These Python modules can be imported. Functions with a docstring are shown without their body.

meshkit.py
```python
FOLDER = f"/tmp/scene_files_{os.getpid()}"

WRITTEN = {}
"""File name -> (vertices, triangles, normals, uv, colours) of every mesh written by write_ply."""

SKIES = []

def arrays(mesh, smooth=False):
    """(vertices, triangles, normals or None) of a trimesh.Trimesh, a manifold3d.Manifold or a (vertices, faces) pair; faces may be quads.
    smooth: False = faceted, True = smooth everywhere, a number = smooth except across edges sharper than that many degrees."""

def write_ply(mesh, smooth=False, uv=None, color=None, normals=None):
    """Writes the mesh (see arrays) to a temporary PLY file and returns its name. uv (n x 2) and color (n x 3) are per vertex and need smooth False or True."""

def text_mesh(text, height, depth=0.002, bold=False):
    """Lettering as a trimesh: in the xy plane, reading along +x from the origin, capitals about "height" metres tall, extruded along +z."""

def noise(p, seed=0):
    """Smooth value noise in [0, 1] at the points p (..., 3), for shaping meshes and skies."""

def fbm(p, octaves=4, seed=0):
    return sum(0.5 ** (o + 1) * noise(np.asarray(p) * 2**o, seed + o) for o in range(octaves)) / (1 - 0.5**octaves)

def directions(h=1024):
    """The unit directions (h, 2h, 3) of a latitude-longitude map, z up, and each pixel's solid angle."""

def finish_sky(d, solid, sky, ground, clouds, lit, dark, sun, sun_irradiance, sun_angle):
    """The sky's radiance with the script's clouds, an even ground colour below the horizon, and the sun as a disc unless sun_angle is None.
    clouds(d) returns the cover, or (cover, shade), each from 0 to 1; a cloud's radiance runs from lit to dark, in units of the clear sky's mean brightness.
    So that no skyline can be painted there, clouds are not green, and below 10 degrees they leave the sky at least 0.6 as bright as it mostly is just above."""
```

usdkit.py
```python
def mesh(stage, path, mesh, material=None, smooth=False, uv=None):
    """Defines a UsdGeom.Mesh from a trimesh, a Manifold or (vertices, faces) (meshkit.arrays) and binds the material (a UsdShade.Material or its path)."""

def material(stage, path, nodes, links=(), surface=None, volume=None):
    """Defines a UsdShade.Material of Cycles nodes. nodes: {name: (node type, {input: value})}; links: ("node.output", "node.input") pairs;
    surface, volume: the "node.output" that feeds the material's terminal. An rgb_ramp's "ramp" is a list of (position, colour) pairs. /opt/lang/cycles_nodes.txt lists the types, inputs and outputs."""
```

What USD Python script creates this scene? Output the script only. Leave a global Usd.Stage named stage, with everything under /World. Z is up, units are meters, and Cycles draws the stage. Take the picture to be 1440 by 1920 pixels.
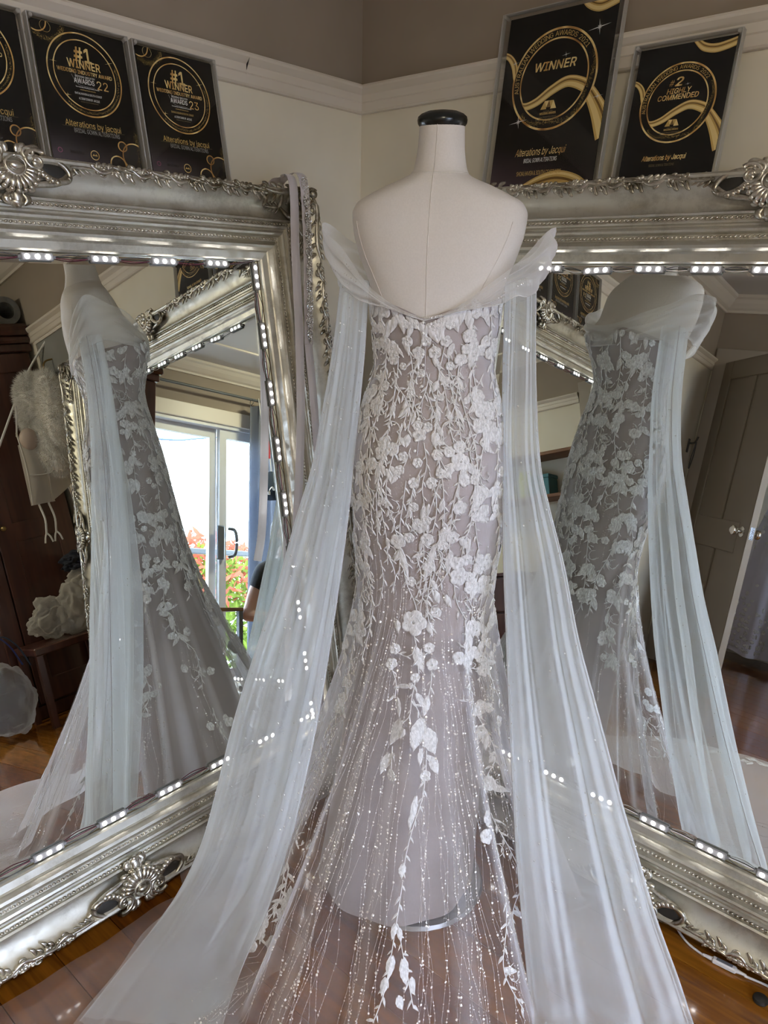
import math, random
import numpy as np, trimesh, manifold3d, usdkit, meshkit
from shapely.geometry import Polygon, LineString
from pxr import Usd, UsdGeom, UsdLux, UsdShade, Gf, Sdf, Vt

stage = Usd.Stage.CreateInMemory()
UsdGeom.SetStageUpAxis(stage, UsdGeom.Tokens.z)
UsdGeom.SetStageMetersPerUnit(stage, 1.0)
world = UsdGeom.Xform.Define(stage, '/World'); stage.SetDefaultPrim(world.GetPrim())
UsdGeom.Scope.Define(stage, '/World/Looks')
rng = np.random.default_rng(7)
A = np.array
PI = math.pi

# ------------------------------------------------------------------ camera
CAM = A([1.8237, -1.9169, 1.45]); YAW, PITCH, ROLL, FPX = 0.724, 0.2892, 0.0222, 1455.7
fw = A([-math.sin(YAW) * math.cos(PITCH), math.cos(YAW) * math.cos(PITCH), -math.sin(PITCH)])
r0 = A([math.cos(YAW), math.sin(YAW), 0.0]); u0 = np.cross(r0, fw)
rt = r0 * math.cos(ROLL) + u0 * math.sin(ROLL); up = u0 * math.cos(ROLL) - r0 * math.sin(ROLL)
cam = UsdGeom.Camera.Define(stage, '/World/camera')
cam.CreateHorizontalApertureAttr(20.955); cam.CreateFocalLengthAttr(20.955 * FPX / 1440)
cam.CreateClippingRangeAttr(Gf.Vec2f(0.02, 400))
cam.AddTransformOp().Set(Gf.Matrix4d(*rt, 0, *up, 0, *(-fw), 0, *CAM, 1))
cam.CreateExposureAttr(0.06)

# ------------------------------------------------------------------ daylight through the sliding door (the sky outside)
SKY = 4.7
dome = UsdLux.DomeLight.Define(stage, '/World/sky')
dome.CreateIntensityAttr(SKY); dome.CreateColorAttr(Gf.Vec3f(0.80, 0.89, 1.16))
LED_GLOW = 34.0
LAMP = 88.0

# ------------------------------------------------------------------ helpers
LOOK = '/World/Looks/'
def mat(name, nodes, links=(), surface='p.BSDF'):
    return usdkit.material(stage, LOOK + name, nodes, links, surface=surface)
def plain(name, col, rough=0.5, **kw):
    return mat(name, {'p': ('principled_bsdf', dict(base_color=col, roughness=rough, **kw))})
def noisy(name, c1, c2, scale, rough=0.5, bump=0.0, detail=4, stretch=(1, 1, 1), lo=.35, hi=.65, dist=.002, bscale=None, **kw):
    n = {'t': ('texture_coordinate', {}), 'm': ('mapping', {'scale': stretch}), 'n': ('noise_texture', {'scale': scale, 'detail': detail}),
         'r': ('rgb_ramp', {'ramp': [(lo, c1), (hi, c2)]}), 'p': ('principled_bsdf', dict(roughness=rough, **kw))}
    l = [('t.object', 'm.vector'), ('m.vector', 'n.vector'), ('n.fac', 'r.fac'), ('r.color', 'p.base_color')]
    if bump:
        n['n2'] = ('noise_texture', {'scale': bscale or scale * 3, 'detail': 3}); n['b'] = ('bump', {'strength': bump, 'distance': dist})
        l += [('m.vector', 'n2.vector'), ('n2.fac', 'b.height'), ('b.normal', 'p.normal')]
    return mat(name, n, l)
used = {}
def numbered(path):
    k = used.get(path, 0); used[path] = k + 1
    return path if k == 0 else f'{path}_{k:03d}'
def keys(prim, label=None, cat=None, group=None, kind=None):
    for k, v in (('label', label), ('category', cat), ('group', group), ('kind', kind)):
        if v: prim.SetCustomDataByKey(k, v)
    return prim
def ppath(parent):
    return '/World' if parent is None else str(parent.GetPath())
def obj(name, mesh, m, parent=None, smooth=False, label=None, cat=None, group=None, kind=None, mtx=None):
    path = numbered(ppath(parent) + '/' + name)
    if isinstance(mesh, list): mesh = trimesh.util.concatenate(mesh)
    g = usdkit.mesh(stage, path, mesh, m, smooth=smooth)
    g.CreateDoubleSidedAttr(True)
    if mtx is not None: g.AddTransformOp().Set(gm(mtx))
    return keys(g.GetPrim(), label, cat, group, kind)
def gm(M):
    return Gf.Matrix4d(*[float(x) for x in np.asarray(M).T.ravel()])
def frame(X, Y, Z, O):
    M = np.eye(4); M[:3, 0] = X; M[:3, 1] = Y; M[:3, 2] = Z; M[:3, 3] = O
    return M
def thing(name, label, cat, M=None, group=None, kind=None, parent=None):
    x = UsdGeom.Xform.Define(stage, numbered(ppath(parent) + '/' + name))
    if M is not None: x.AddTransformOp().Set(gm(M))
    return keys(x.GetPrim(), label, cat, group, kind)
def dup(src, M, label, group=None):
    base = str(src.GetPath()).split('/')[-1]
    was = src.GetCustomData()
    r = thing(base, label, was['category'], M, group or was.get('group'))
    r.GetReferences().AddInternalReference(src.GetPath()); r.SetInstanceable(True)
    return r
def T(x, y, z): return trimesh.transformations.translation_matrix([x, y, z])
def Rz(a): return trimesh.transformations.rotation_matrix(a, [0, 0, 1])
def Rx(a): return trimesh.transformations.rotation_matrix(a, [1, 0, 0])
def Ry(a): return trimesh.transformations.rotation_matrix(a, [0, 1, 0])
def box(x0, x1, y0, y1, z0, z1, bev=0.0):
    b = min(bev, (x1 - x0) / 2.2, (y1 - y0) / 2.2, (z1 - z0) / 2.2) if bev else 0
    if b <= 0:
        m = trimesh.creation.box([x1 - x0, y1 - y0, z1 - z0]); m.apply_translation([(x0 + x1) / 2, (y0 + y1) / 2, (z0 + z1) / 2]); return m
    pts = []
    for dx, dy, dz in ((b, b, 0), (b, 0, b), (0, b, b)):
        for X in (x0 + dx, x1 - dx):
            for Y in (y0 + dy, y1 - dy):
                for Z in (z0 + dz, z1 - dz): pts.append((X, Y, Z))
    return trimesh.convex.convex_hull(np.array(pts))
def uni(meshes):
    """boolean union, so that crossing members share no doubled faces"""
    acc = manifold3d.Manifold()
    for m in meshes: acc = acc + manifold3d.Manifold(manifold3d.Mesh(np.asarray(m.vertices, np.float32), np.asarray(m.faces, np.uint32)))
    q = acc.to_mesh(); return trimesh.Trimesh(q.vert_properties[:, :3], q.tri_verts, process=False)
def grid_mesh(P, closed_u=False, closed_v=False):
    """P (n, m, 3) -> trimesh of quads"""
    n, m = P.shape[:2]
    idx = np.arange(n * m).reshape(n, m)
    if closed_u: idx = np.vstack([idx, idx[:1]])
    if closed_v: idx = np.hstack([idx, idx[:, :1]])
    a, b, c, d = idx[:-1, :-1].ravel(), idx[1:, :-1].ravel(), idx[1:, 1:].ravel(), idx[:-1, 1:].ravel()
    f = np.vstack([np.stack([a, b, c], 1), np.stack([a, c, d], 1)])
    return trimesh.Trimesh(P.reshape(-1, 3), f, process=False)
def tube(pts, rad, k=6, caps=True, flat=1.0, nrm=None):
    """swept tube with radius per point; nrm = flattening direction"""
    pts = np.asarray(pts, float); n = len(pts); rad = np.broadcast_to(rad, n)
    t = np.gradient(pts, axis=0); t /= np.maximum(np.linalg.norm(t, axis=1, keepdims=True), 1e-9)
    ref = np.asarray(nrm if nrm is not None else [0, 0, 1.0], float)
    if ref.ndim == 1:
        if nrm is None and abs(t[:, 2]).mean() > .8: ref = A([1.0, 0, 0])
        ref = np.broadcast_to(ref, (n, 3))
    b = np.cross(t, ref); b /= np.maximum(np.linalg.norm(b, axis=1, keepdims=True), 1e-9)
    c = np.cross(b, t)
    a = np.arange(k) / k * 2 * PI
    P = pts[:, None] + rad[:, None, None] * (np.cos(a)[None, :, None] * b[:, None] + flat * np.sin(a)[None, :, None] * c[:, None])
    g = grid_mesh(P, closed_v=True)
    if caps:
        v = np.vstack([g.vertices, pts[:1], pts[-1:]]); N = n * k
        f = [[N, (j + 1) % k, j] for j in range(k)] + [[N + 1, (n - 1) * k + j, (n - 1) * k + (j + 1) % k] for j in range(k)]
        g = trimesh.Trimesh(v, np.vstack([g.faces, f]), process=False)
    return g
def lathe(prof, k=24, center=(0, 0, 0)):
    prof = np.asarray(prof, float); a = np.arange(k) / k * 2 * PI
    P = np.stack([prof[:, None, 0] * np.cos(a), prof[:, None, 0] * np.sin(a), np.broadcast_to(prof[:, None, 1], (len(prof), k))], -1) + np.asarray(center)
    return grid_mesh(P, closed_v=True)
def ell(c, r, sub=1, M=None):
    m = trimesh.creation.icosphere(sub); m.apply_scale(r)
    if M is not None: m.apply_transform(M)
    m.apply_translation(c); return m
def lumps(centers, sizes, frames=None, k=6):
    """many low ellipsoid domes at once"""
    base = trimesh.creation.icosphere(1)
    V, F, n = [], [], 0
    for i, c in enumerate(centers):
        v = base.vertices * sizes[i]
        if frames is not None: v = v @ np.asarray(frames[i]).T
        V.append(v + c); F.append(base.faces + n); n += len(v)
    return trimesh.Trimesh(np.vstack(V), np.vstack(F), process=False)
def bez(p, n=24):
    """smooth Catmull-Rom through points"""
    p = np.asarray(p, float)
    q = np.vstack([2 * p[0] - p[1], p, 2 * p[-1] - p[-2]])
    out = []
    for i in range(1, len(q) - 2):
        t = np.linspace(0, 1, n, endpoint=False)[:, None]
        a, b, c, d = q[i - 1], q[i], q[i + 1], q[i + 2]
        out.append(.5 * (2 * b + (c - a) * t + (2 * a - 5 * b + 4 * c - d) * t ** 2 + (3 * b - a - 3 * c + d) * t ** 3))
    return np.vstack(out + [p[-1:]])
def extr(poly, h, z=0):
    if poly.geom_type == 'MultiPolygon': return trimesh.util.concatenate([extr(g, h, z) for g in poly.geoms])
    m = trimesh.creation.extrude_polygon(poly, h, engine='earcut'); m.apply_translation([0, 0, z]); return m
def sm(x, a, b):
    t = np.clip((x - a) / (b - a), 0, 1); return t * t * (3 - 2 * t)

# ------------------------------------------------------------------ materials shared by several things
wall_low = noisy('wall_cream', (.77, .715, .59), (.81, .755, .63), 6, .75, .15, bscale=260, dist=.0006)
wall_up = noisy('wall_taupe', (.325, .27, .215), (.35, .29, .235), 5, .8, .15, bscale=260, dist=.0006)
trim_w = plain('trim_white', (.72, .66, .58), .4)
ceil_m = plain('ceiling_white', (.62, .60, .57), .8)
# ================================================================== THE ROOM
RX, RY, H, ZR0, ZR1 = 3.5, -3.6, 2.42, 1.938, 2.014
def wall_piece(name, b, m, parent): obj(name, box(*b), m, parent)
def wall(name, pieces_low, pieces_up):
    t = thing(name, None, None, kind='structure')
    obj('plaster_lower', [box(*b) for b in pieces_low], wall_low, t)
    obj('plaster_upper', [box(*b) for b in pieces_up], wall_up, t)
    return t
w_l = wall('wall_left', [(-.12, 0, RY - .1, .12, 0, ZR0)], [(-.12, 0, RY - .1, .12, ZR0, H)])
w_r = wall('wall_right', [(0, RX + .12, 0, .12, 0, ZR0)], [(0, RX + .12, 0, .12, ZR0, H)])
DY0, DY1, DZ = -2.78, -0.90, 1.98        # sliding door opening in the window wall
w_w = wall('wall_window', [(RX, RX + .12, RY, DY0, 0, DZ), (RX, RX + .12, DY1, 0, 0, DZ)],
           [(RX, RX + .12, RY, 0, DZ, H)])
DX0, DX1, DH = .10, .92, 2.0           # doorway in the back wall
w_b = wall('wall_back', [(0, DX0, RY - .1, RY, 0, ZR0), (DX1, RX + .12, RY - .1, RY, 0, ZR0)],
           [(0, DX0, RY - .1, RY, ZR0, H), (DX0, DX1, RY - .1, RY, DH, H), (DX1, RX + .12, RY - .1, RY, ZR0, H)])
HY = -5.0                              # the hall beyond the doorway
hall = thing('wall_hall', None, None, kind='structure')
obj('plaster', [box(-.6, 2.4, HY - .1, HY, 0, H), box(-.7, -.6, HY - .1, RY - .1, 0, H), box(2.4, 2.5, HY - .1, RY - .1, 0, 1.2), box(2.4, 2.5, HY - .1, RY - .1, 2.0, H), box(2.4, 2.5, HY - .1, HY + .4, 1.2, 2.0), box(2.4, 2.5, RY - .4, RY - .1, 1.2, 2.0), box(-.7, -.11, RY - .2, RY - .1, 0, H)], wall_low, hall)
obj('skirting', box(-.6, 2.4, HY, HY + .018, 0, .15, .004), trim_w, hall)
obj('ceiling', box(-.7, RX + .12, HY - .1, .12, H, H + .1), ceil_m, kind='structure')

# floor: polished boards that run along the right-hand wall
def board_mat(name, c1, c2):
    n = {'t': ('texture_coordinate', {}), 'oi': ('geometry', {}), 'm': ('mapping', {'scale': (1.2, 16, 1)}), 'n': ('noise_texture', {'scale': 3.5, 'detail': 6, 'distortion': .6}),
         'r': ('rgb_ramp', {'ramp': [(.3, c1), (.68, c2)]}), 'n2': ('noise_texture', {'scale': 7, 'detail': 2}), 'b': ('bump', {'strength': .06, 'distance': .003}),
         'p': ('principled_bsdf', {'roughness': .16, 'coat_weight': .6, 'coat_roughness': .07})}
    return mat(name, n, [('t.object', 'm.vector'), ('m.vector', 'n.vector'), ('n.fac', 'r.fac'), ('r.color', 'p.base_color'), ('t.object', 'n2.vector'), ('n2.fac', 'b.height'), ('b.normal', 'p.normal'), ('b.normal', 'p.coat_normal')])
boards = [board_mat('floor_board_%s' % n, a, b) for n, a, b in (('amber', (.115, .036, .004), (.26, .092, .009)), ('honey', (.14, .048, .005), (.30, .112, .012)), ('russet', (.09, .026, .004), (.20, .062, .007)))]
fl = thing('floor', None, None, kind='structure')
obj('subfloor', box(-.6, RX + .1, HY, .1, -.08, -.022), plain('floor_gap', (.02, .012, .008), .9), fl)
frng = np.random.default_rng(3)
y, k = -.419 + .1345 * 4, 0
while y > HY:
    y1, y0 = y, y - .1345
    ends = [-.6] if k % 3 else [-.6, frng.uniform(.6, 3)]
    ends.append(RX + .05)
    for a, b in zip(ends[:-1], ends[1:]):
        if y1 > .05: continue
        obj('floor_board', box(a + .0012, b - .0012, y0 + .0009, y1 - .0009, -.022, frng.uniform(-.0002, 0)), boards[frng.integers(3)], fl)
    y, k = y0, k + 1

# picture rail with joint lines, skirting and cornice
def rail_prof():   # (out, z)
    return [(0, ZR0), (.012, ZR0 + .001), (.016, ZR0 + .006), (.016, ZR0 + .028), (.019, ZR0 + .031), (.019, ZR0 + .050), (.024, ZR0 + .054), (.034, ZR0 + .064), (.036, ZR0 + .070), (.034, ZR1 - .001), (0, ZR1)]
def run(prof, p0, p1, out):
    """prism of a profile along p0->p1; out = outward unit vector in plan"""
    p0, p1, out = map(lambda v: A([*v, 0.0]), (p0, p1, out))
    pr = A(prof); ring = lambda p: p + pr[:, :1] * out + pr[:, 1:] * A([0, 0, 1.0])
    g = grid_mesh(np.stack([ring(p0), ring(p1)]), closed_v=True)
    cap = trimesh.Trimesh(np.vstack([ring(p0), ring(p1)]), [[0, i, i + 1] for i in range(1, len(pr) - 1)] + [[len(pr), len(pr) + i + 1, len(pr) + i] for i in range(1, len(pr) - 1)], process=False)
    return trimesh.util.concatenate([g, cap])
tr = thing('trim_1', None, None, kind='structure')
obj('picture_rail', run(rail_prof(), (0, RY), (0, -.4607), (1, 0)), trim_w, tr)
obj('picture_rail', run(rail_prof(), (0, -.4606), (0, 0), (1, 0)), trim_w, tr)
tr = thing('trim_2', None, None, kind='structure')
obj('picture_rail', run(rail_prof(), (0, 0), (RX, 0), (0, -1)), trim_w, tr)
tr = thing('trim_3', None, None, kind='structure')
obj('picture_rail', run(rail_prof(), (DX1 + .09, RY), (RX, RY), (0, 1)), trim_w, tr)
obj('picture_rail', run(rail_prof(), (0, RY), (DX0 - .09, RY), (0, 1)), trim_w, tr)
tr = thing('trim_4', None, None, kind='structure')
corn = [(0, H - .10), (.012, H - .10), (.012, H - .085), (.03, H - .075), (.055, H - .05), (.07, H - .028), (.085, H - .018), (.085, H), (0, H)]
for a, b, o in (((0, RY), (0, 0), (1, 0)), ((0, 0), (RX, 0), (0, -1)), ((RX, 0), (RX, RY), (-1, 0)), ((RX, RY), (0, RY), (0, 1))):
    obj('cornice', run(corn, a, b, o), trim_w, tr)
obj('ceiling_bead', uni([box(.45, RX - .45, -.47, -.45, H - .012, H + .001), box(.45, RX - .45, RY + .45, RY + .47, H - .012, H + .001), box(.45, .47, RY + .45, -.45, H - .012, H + .001), box(RX - .47, RX - .45, RY + .45, -.45, H - .012, H + .001)]), trim_w, tr)
sk = [(0, 0), (.018, 0), (.018, .12), (.012, .14), (.004, .15), (0, .15)]
for nm, a, b, o in (('baseboard_left', (0, RY), (0, 0), (1, 0)), ('baseboard_right', (0, 0), (RX, 0), (0, -1)), ('baseboard_back', (DX1 + .09, RY), (RX, RY), (0, 1))):
    obj(nm, run(sk, a, b, o), trim_w, kind='structure')

# round opal ceiling light in the middle of the room
cl = thing('ceiling_light', 'round opal glass ceiling light over the middle of the room', 'ceiling light')
obj('fitting', lathe([(0, H), (.19, H), (.19, H - .02), (.175, H - .03), (0, H - .03)], 40, (2.45, -2.2, -.001)), trim_w, cl, smooth=35)
obj('opal_bowl', lathe([(.172, H - .03), (.165, H - .055), (.13, H - .08), (.07, H - .095), (0, H - .10)][::-1], 40, (2.45, -2.2, -.001)), mat('opal_glow', {'p': ('principled_bsdf', {'base_color': (.9, .88, .84), 'roughness': .3, 'emission_color': (1.0, .89, .66), 'emission_strength': LAMP})}), cl, smooth=True)
# ================================================================== THE TWO LEANING MIRRORS
XL, THL, YR, THR = 0.3689, 0.1667, 0.3329, 0.1438
GA, V0, V1, FS = 0.643, 0.215, 1.515, 0.87         # half glass width, glass bottom / top, moulding width
def left_pt(u, v, n=0.0): return A([XL - v * math.sin(THL) + n * math.cos(THL), -u, v * math.cos(THL) + n * math.sin(THL)])
def right_pt(u, v, n=0.0): return A([u, -YR + v * math.sin(THR) - n * math.cos(THR), v * math.cos(THR) + n * math.sin(THR)])
ML = frame([0, 1, 0], [-math.sin(THL), 0, math.cos(THL)], [math.cos(THL), 0, math.sin(THL)], left_pt(1.163, 0))
MR = frame([1, 0, 0], [0, math.sin(THR), math.cos(THR)], [0, -math.cos(THR), math.sin(THR)], right_pt(1.285, 0))

def silver(name, c_hi, c_lo, rough, lo=.30, hi=.55):
    n = {'t': ('texture_coordinate', {}), 'n': ('noise_texture', {'scale': 7, 'detail': 9, 'roughness': .74}), 'r': ('rgb_ramp', {'ramp': [(lo, c_lo), (hi, c_hi)]}),
         'n2': ('noise_texture', {'scale': 38, 'detail': 4}), 'rr': ('map_range', {'from_min': .3, 'from_max': .7, 'to_min': rough - .09, 'to_max': rough + .14}),
         'b': ('bump', {'strength': .25, 'distance': .002}), 'p': ('principled_bsdf', {'metallic': 1.0})}
    return mat(name, n, [('t.object', 'n.vector'), ('n.fac', 'r.fac'), ('r.color', 'p.base_color'), ('t.object', 'n2.vector'), ('n2.fac', 'rr.value'), ('rr.result', 'p.roughness'), ('n2.fac', 'b.height'), ('b.normal', 'p.normal')])
silver_leaf = silver('silver_leaf', (.65, .63, .555), (.46, .435, .37), .47, .36, .50)
silver_orn = silver('silver_ornament', (.70, .67, .60), (.26, .235, .18), .30, .38, .58)
back_wood = noisy('frame_timber', (.42, .27, .13), (.52, .36, .19), 4, .6, stretch=(1, 9, 1))
mirror_m = plain('mirror_silvering', (.84, .885, .865), 0.0, metallic=1.0)
dark_hole = plain('dark_recess', (.02, .018, .015), .6)

prof = [(0, .001), (0, .012), (.004, .0155), (.022, .0175), (.026, .0205), (.028, .027), (.033, .0335), (.040, .036), (.047, .0335), (.052, .028), (.054, .0265), (.0665, .0265),
        (.068, .031), (.071, .036), (.077, .038), (.082, .0365), (.084, .0335), (.089, .0335), (.091, .038), (.096, .039), (.0975, .036), (.1085, .036), (.110, .041), (.115, .044),
        (.1165, .041), (.122, .0385), (.132, .0375), (.145, .0385), (.158, .042), (.170, .0475), (.180, .054), (.187, .0605), (.192, .0655), (.198, .067), (.203, .064), (.205, .058), (.203, .030), (.198, .012)]
VC, GB = (V0 + V1) / 2, (V1 - V0) / 2
def rect_ring(w, h):
    w = w * FS; a, b = GA + w, GB + w
    return A([[-a, VC - b, h], [a, VC - b, h], [a, VC + b, h], [-a, VC + b, h]])
def rails():
    out = []
    for s in range(4):
        P = np.stack([[rect_ring(w, h)[s], rect_ring(w, h)[(s + 1) % 4]] for w, h in prof])
        # subdivide along so that texture and smooth shading stay clean
        t = np.linspace(0, 1, 2)
        out.append(grid_mesh(P[:, 0][:, None] * (1 - t)[None, :, None] + P[:, 1][:, None] * t[None, :, None]))
    return out
SIDES = []                                            # origin (middle of the side on the glass edge), tangent, outward, half length
for org, t, o, hl in (((0, V1), (1, 0), (0, 1), GA), ((GA, VC), (0, -1), (1, 0), GB), ((0, V0), (-1, 0), (0, -1), GA), ((-GA, VC), (0, 1), (-1, 0), GB)):
    SIDES.append((frame([*t, 0], A([*o, 0]) * FS, [0, 0, 1], [*org, 0]), hl))

def spiral(cx, cy, r, turns, a0, sgn, z, rad, n=26, shrink=.18, dz=0.0):
    s = np.linspace(0, 1, n); a = a0 + sgn * turns * 2 * PI * s; rr = r * (1 - (1 - shrink) * s)
    return tube(np.stack([cx + rr * np.cos(a), cy + rr * np.sin(a), z + dz * s], 1), rad * (1 - .45 * s), 6)
def frond(pts, rad, z=None, flat=.7, n=10):
    p = np.asarray(pts, float)
    if p.shape[1] == 2: p = np.hstack([p, np.full((len(p), 1), z)])
    c = bez(p, n); s = np.linspace(0, 1, len(c))
    return tube(c, rad * (.25 + 1.1 * np.sin(PI * np.clip(s * .8 + .12, 0, 1))), 6, flat=flat)
def leaf_lobed(x, y, a, L, w, z, k=4):
    """acanthus leaf: a mid rib with curling side lobes"""
    d = A([math.cos(a), math.sin(a)]); nrm = A([-d[1], d[0]]); o = A([x, y]); out = []
    out.append(frond([o, o + d * L * .5 + nrm * w * .08, o + d * L], w * .17, z + .003))
    for i in range(k):
        s = (i + .6) / (k + .4); q = o + d * L * s * .8; wl = w * (1 - .55 * s)
        for sg in (1, -1): out.append(frond([q, q + d * L * .10 + nrm * sg * wl * .55, q + d * L * .26 + nrm * sg * wl], w * .15 * (1 - .4 * s), z))
    return out
def edge_scroll(x0, x1, seed):
    """leaf scroll running on the rim from x0 to x1 (x along the side, y outward)"""
    r = np.random.default_rng(seed); out = []; x = min(x0, x1); end = max(x0, x1); sg = 1 if x1 > x0 else -1; k = 0
    while x < end - .02:
        L = r.uniform(.046, .062); yb = .192; z = .0665
        if k % 2 == 0:
            out.append(frond([(x, yb + .004), (x + L * .35, yb - .010), (x + L * .7, yb - .006), (x + L * 1.05, yb + .008)], .0042, z))
            out.append(spiral(x + L * .50, yb - .013, .011, .95, PI * .5, sg, z - .003, .0034, 16))
            for q in range(3): out.append(frond([(x + L * (.2 + .24 * q), yb - .002), (x + L * (.28 + .24 * q), yb + .009), (x + L * (.40 + .24 * q), yb + .013)], .0036, z - .002))
        else:
            out.append(frond([(x, yb + .006), (x + L * .4, yb + .002), (x + L, yb - .004)], .0044, z))
            for q in range(4): out.append(frond([(x + L * (.1 + .22 * q), yb), (x + L * (.18 + .22 * q), yb - .012 - .006 * (q % 2)), (x + L * (.30 + .22 * q), yb - .019 - .008 * (q % 2))], .0038, z - .004 - .003 * (q % 2)))
            out.append(spiral(x + L * .8, yb + .008, .009, .9, PI, -sg, z - .001, .0032, 14))
        out.append(ell((x + L * .55, yb + .001, z + .0025), (.0055, .0035, .003), 1))
        for q in range(7):
            sx, sy = r.uniform(.0045, .0085), r.uniform(.003, .006)
            m = ell((0, 0, 0), (sx, sy, .004), 1); m.apply_transform(T(x + L * r.uniform(0, .9), yb + r.uniform(-.010, .012), z - .0015 + r.uniform(-.001, .001)) @ Rz(r.uniform(-1.2, 1.2))); out.append(m)
        x += L * .86; k += 1
    return out
def cartouche():
    out = []; z = .062
    out.append(ell((0, .158, z - .004), (.036, .030, .014), 3))
    for q in range(11):                                # shell of ribs fanning toward the glass
        a = PI * 1.5 + (q - 5) * .27; d = A([math.cos(a), math.sin(a)])
        p = A([0, .172])
        out.append(frond([p + d * .020, p + d * .036, p + d * (.052 - .0012 * abs(q - 5))], .0062, z + .008, .9))
        out.append(ell((*(p + d * (.053 - .0012 * abs(q - 5))), z + .006), (.0065, .0065, .006), 1))
    out.append(ell((0, .173, z + .012), (.013, .009, .006), 2))
    out.append(spiral(0, .173, .021, .98, PI * .5, 1, z + .011, .0036, 30, .93))
    for s in (1, -1):
        out.append(spiral(s * .045, .190, .026, 1.35, PI * (.25 if s > 0 else .75), s, z + .003, .0062, 34))
        out.append(spiral(s * .034, .206, .015, 1.1, PI * (1.3 if s > 0 else 1.7), -s, z + .004, .005, 24))
        # pierced ear: a ring round a dark opening
        e = np.linspace(0, 2 * PI, 30); c = A([s * .083, .176]); ca, sa = math.cos(-s * .5), math.sin(-s * .5)
        ex, ey = .036 * np.cos(e), .022 * np.sin(e)
        out.append(tube(np.stack([c[0] + ex * ca - ey * sa, c[1] + ex * sa + ey * ca, np.full(30, z - .002)], 1), .0068, 6))
        for q in range(9):
            t = PI * .95 + q * .27; x_, y_ = .041 * math.cos(t), .026 * math.sin(t)
            if s < 0: x_ = -x_
            x2, y2 = (x_ * ca - y_ * sa if s > 0 else x_ * ca - y_ * sa), x_ * sa + y_ * ca
            out.append(ell((c[0] + x2, c[1] + y2, z + .001), (.0068, .0068, .005), 1))
        out.append(frond([(s * .02, .135), (s * .055, .142), (s * .09, .150), (s * .120, .172), (s * .150, .188)], .0068, z - .006))
        out += leaf_lobed(s * .118, .186, 0 if s > 0 else PI, .055, .020, z + .001, 3)
        out.append(frond([(s * .012, .120), (s * .022, .105), (s * .012, .092)], .0062, z - .010))
        out.append(spiral(s * .020, .102, .010, 1, PI * .5, s, z - .012, .0042, 18))
        for q in range(4): out.append(frond([(s * .01, .205), (s * (.012 + q * .011), .217 + .004 * (q % 2)), (s * (.016 + q * .014), .224 - q * .003)], .0052, z))
    out.append(frond([(0, .128), (0, .110), (0, .086)], .010, z - .008, .8))
    out.append(ell((0, .098, z - .008), (.014, .010, .008), 2))
    for i, c in enumerate((-.03, -.01, .01, .03)): out.append(ell((c, .128 - .004 * (i in (1, 2)), z - .008), (.011, .008, .007), 1))
    return out
def cartouche_holes():
    out = []
    for s in (1, -1):
        m = ell((0, 0, 0), (.030, .017, .004), 2); m.apply_transform(Rz(-s * .5)); m.apply_translation([s * .083, .176, .058]); out.append(m)
    return out
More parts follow.
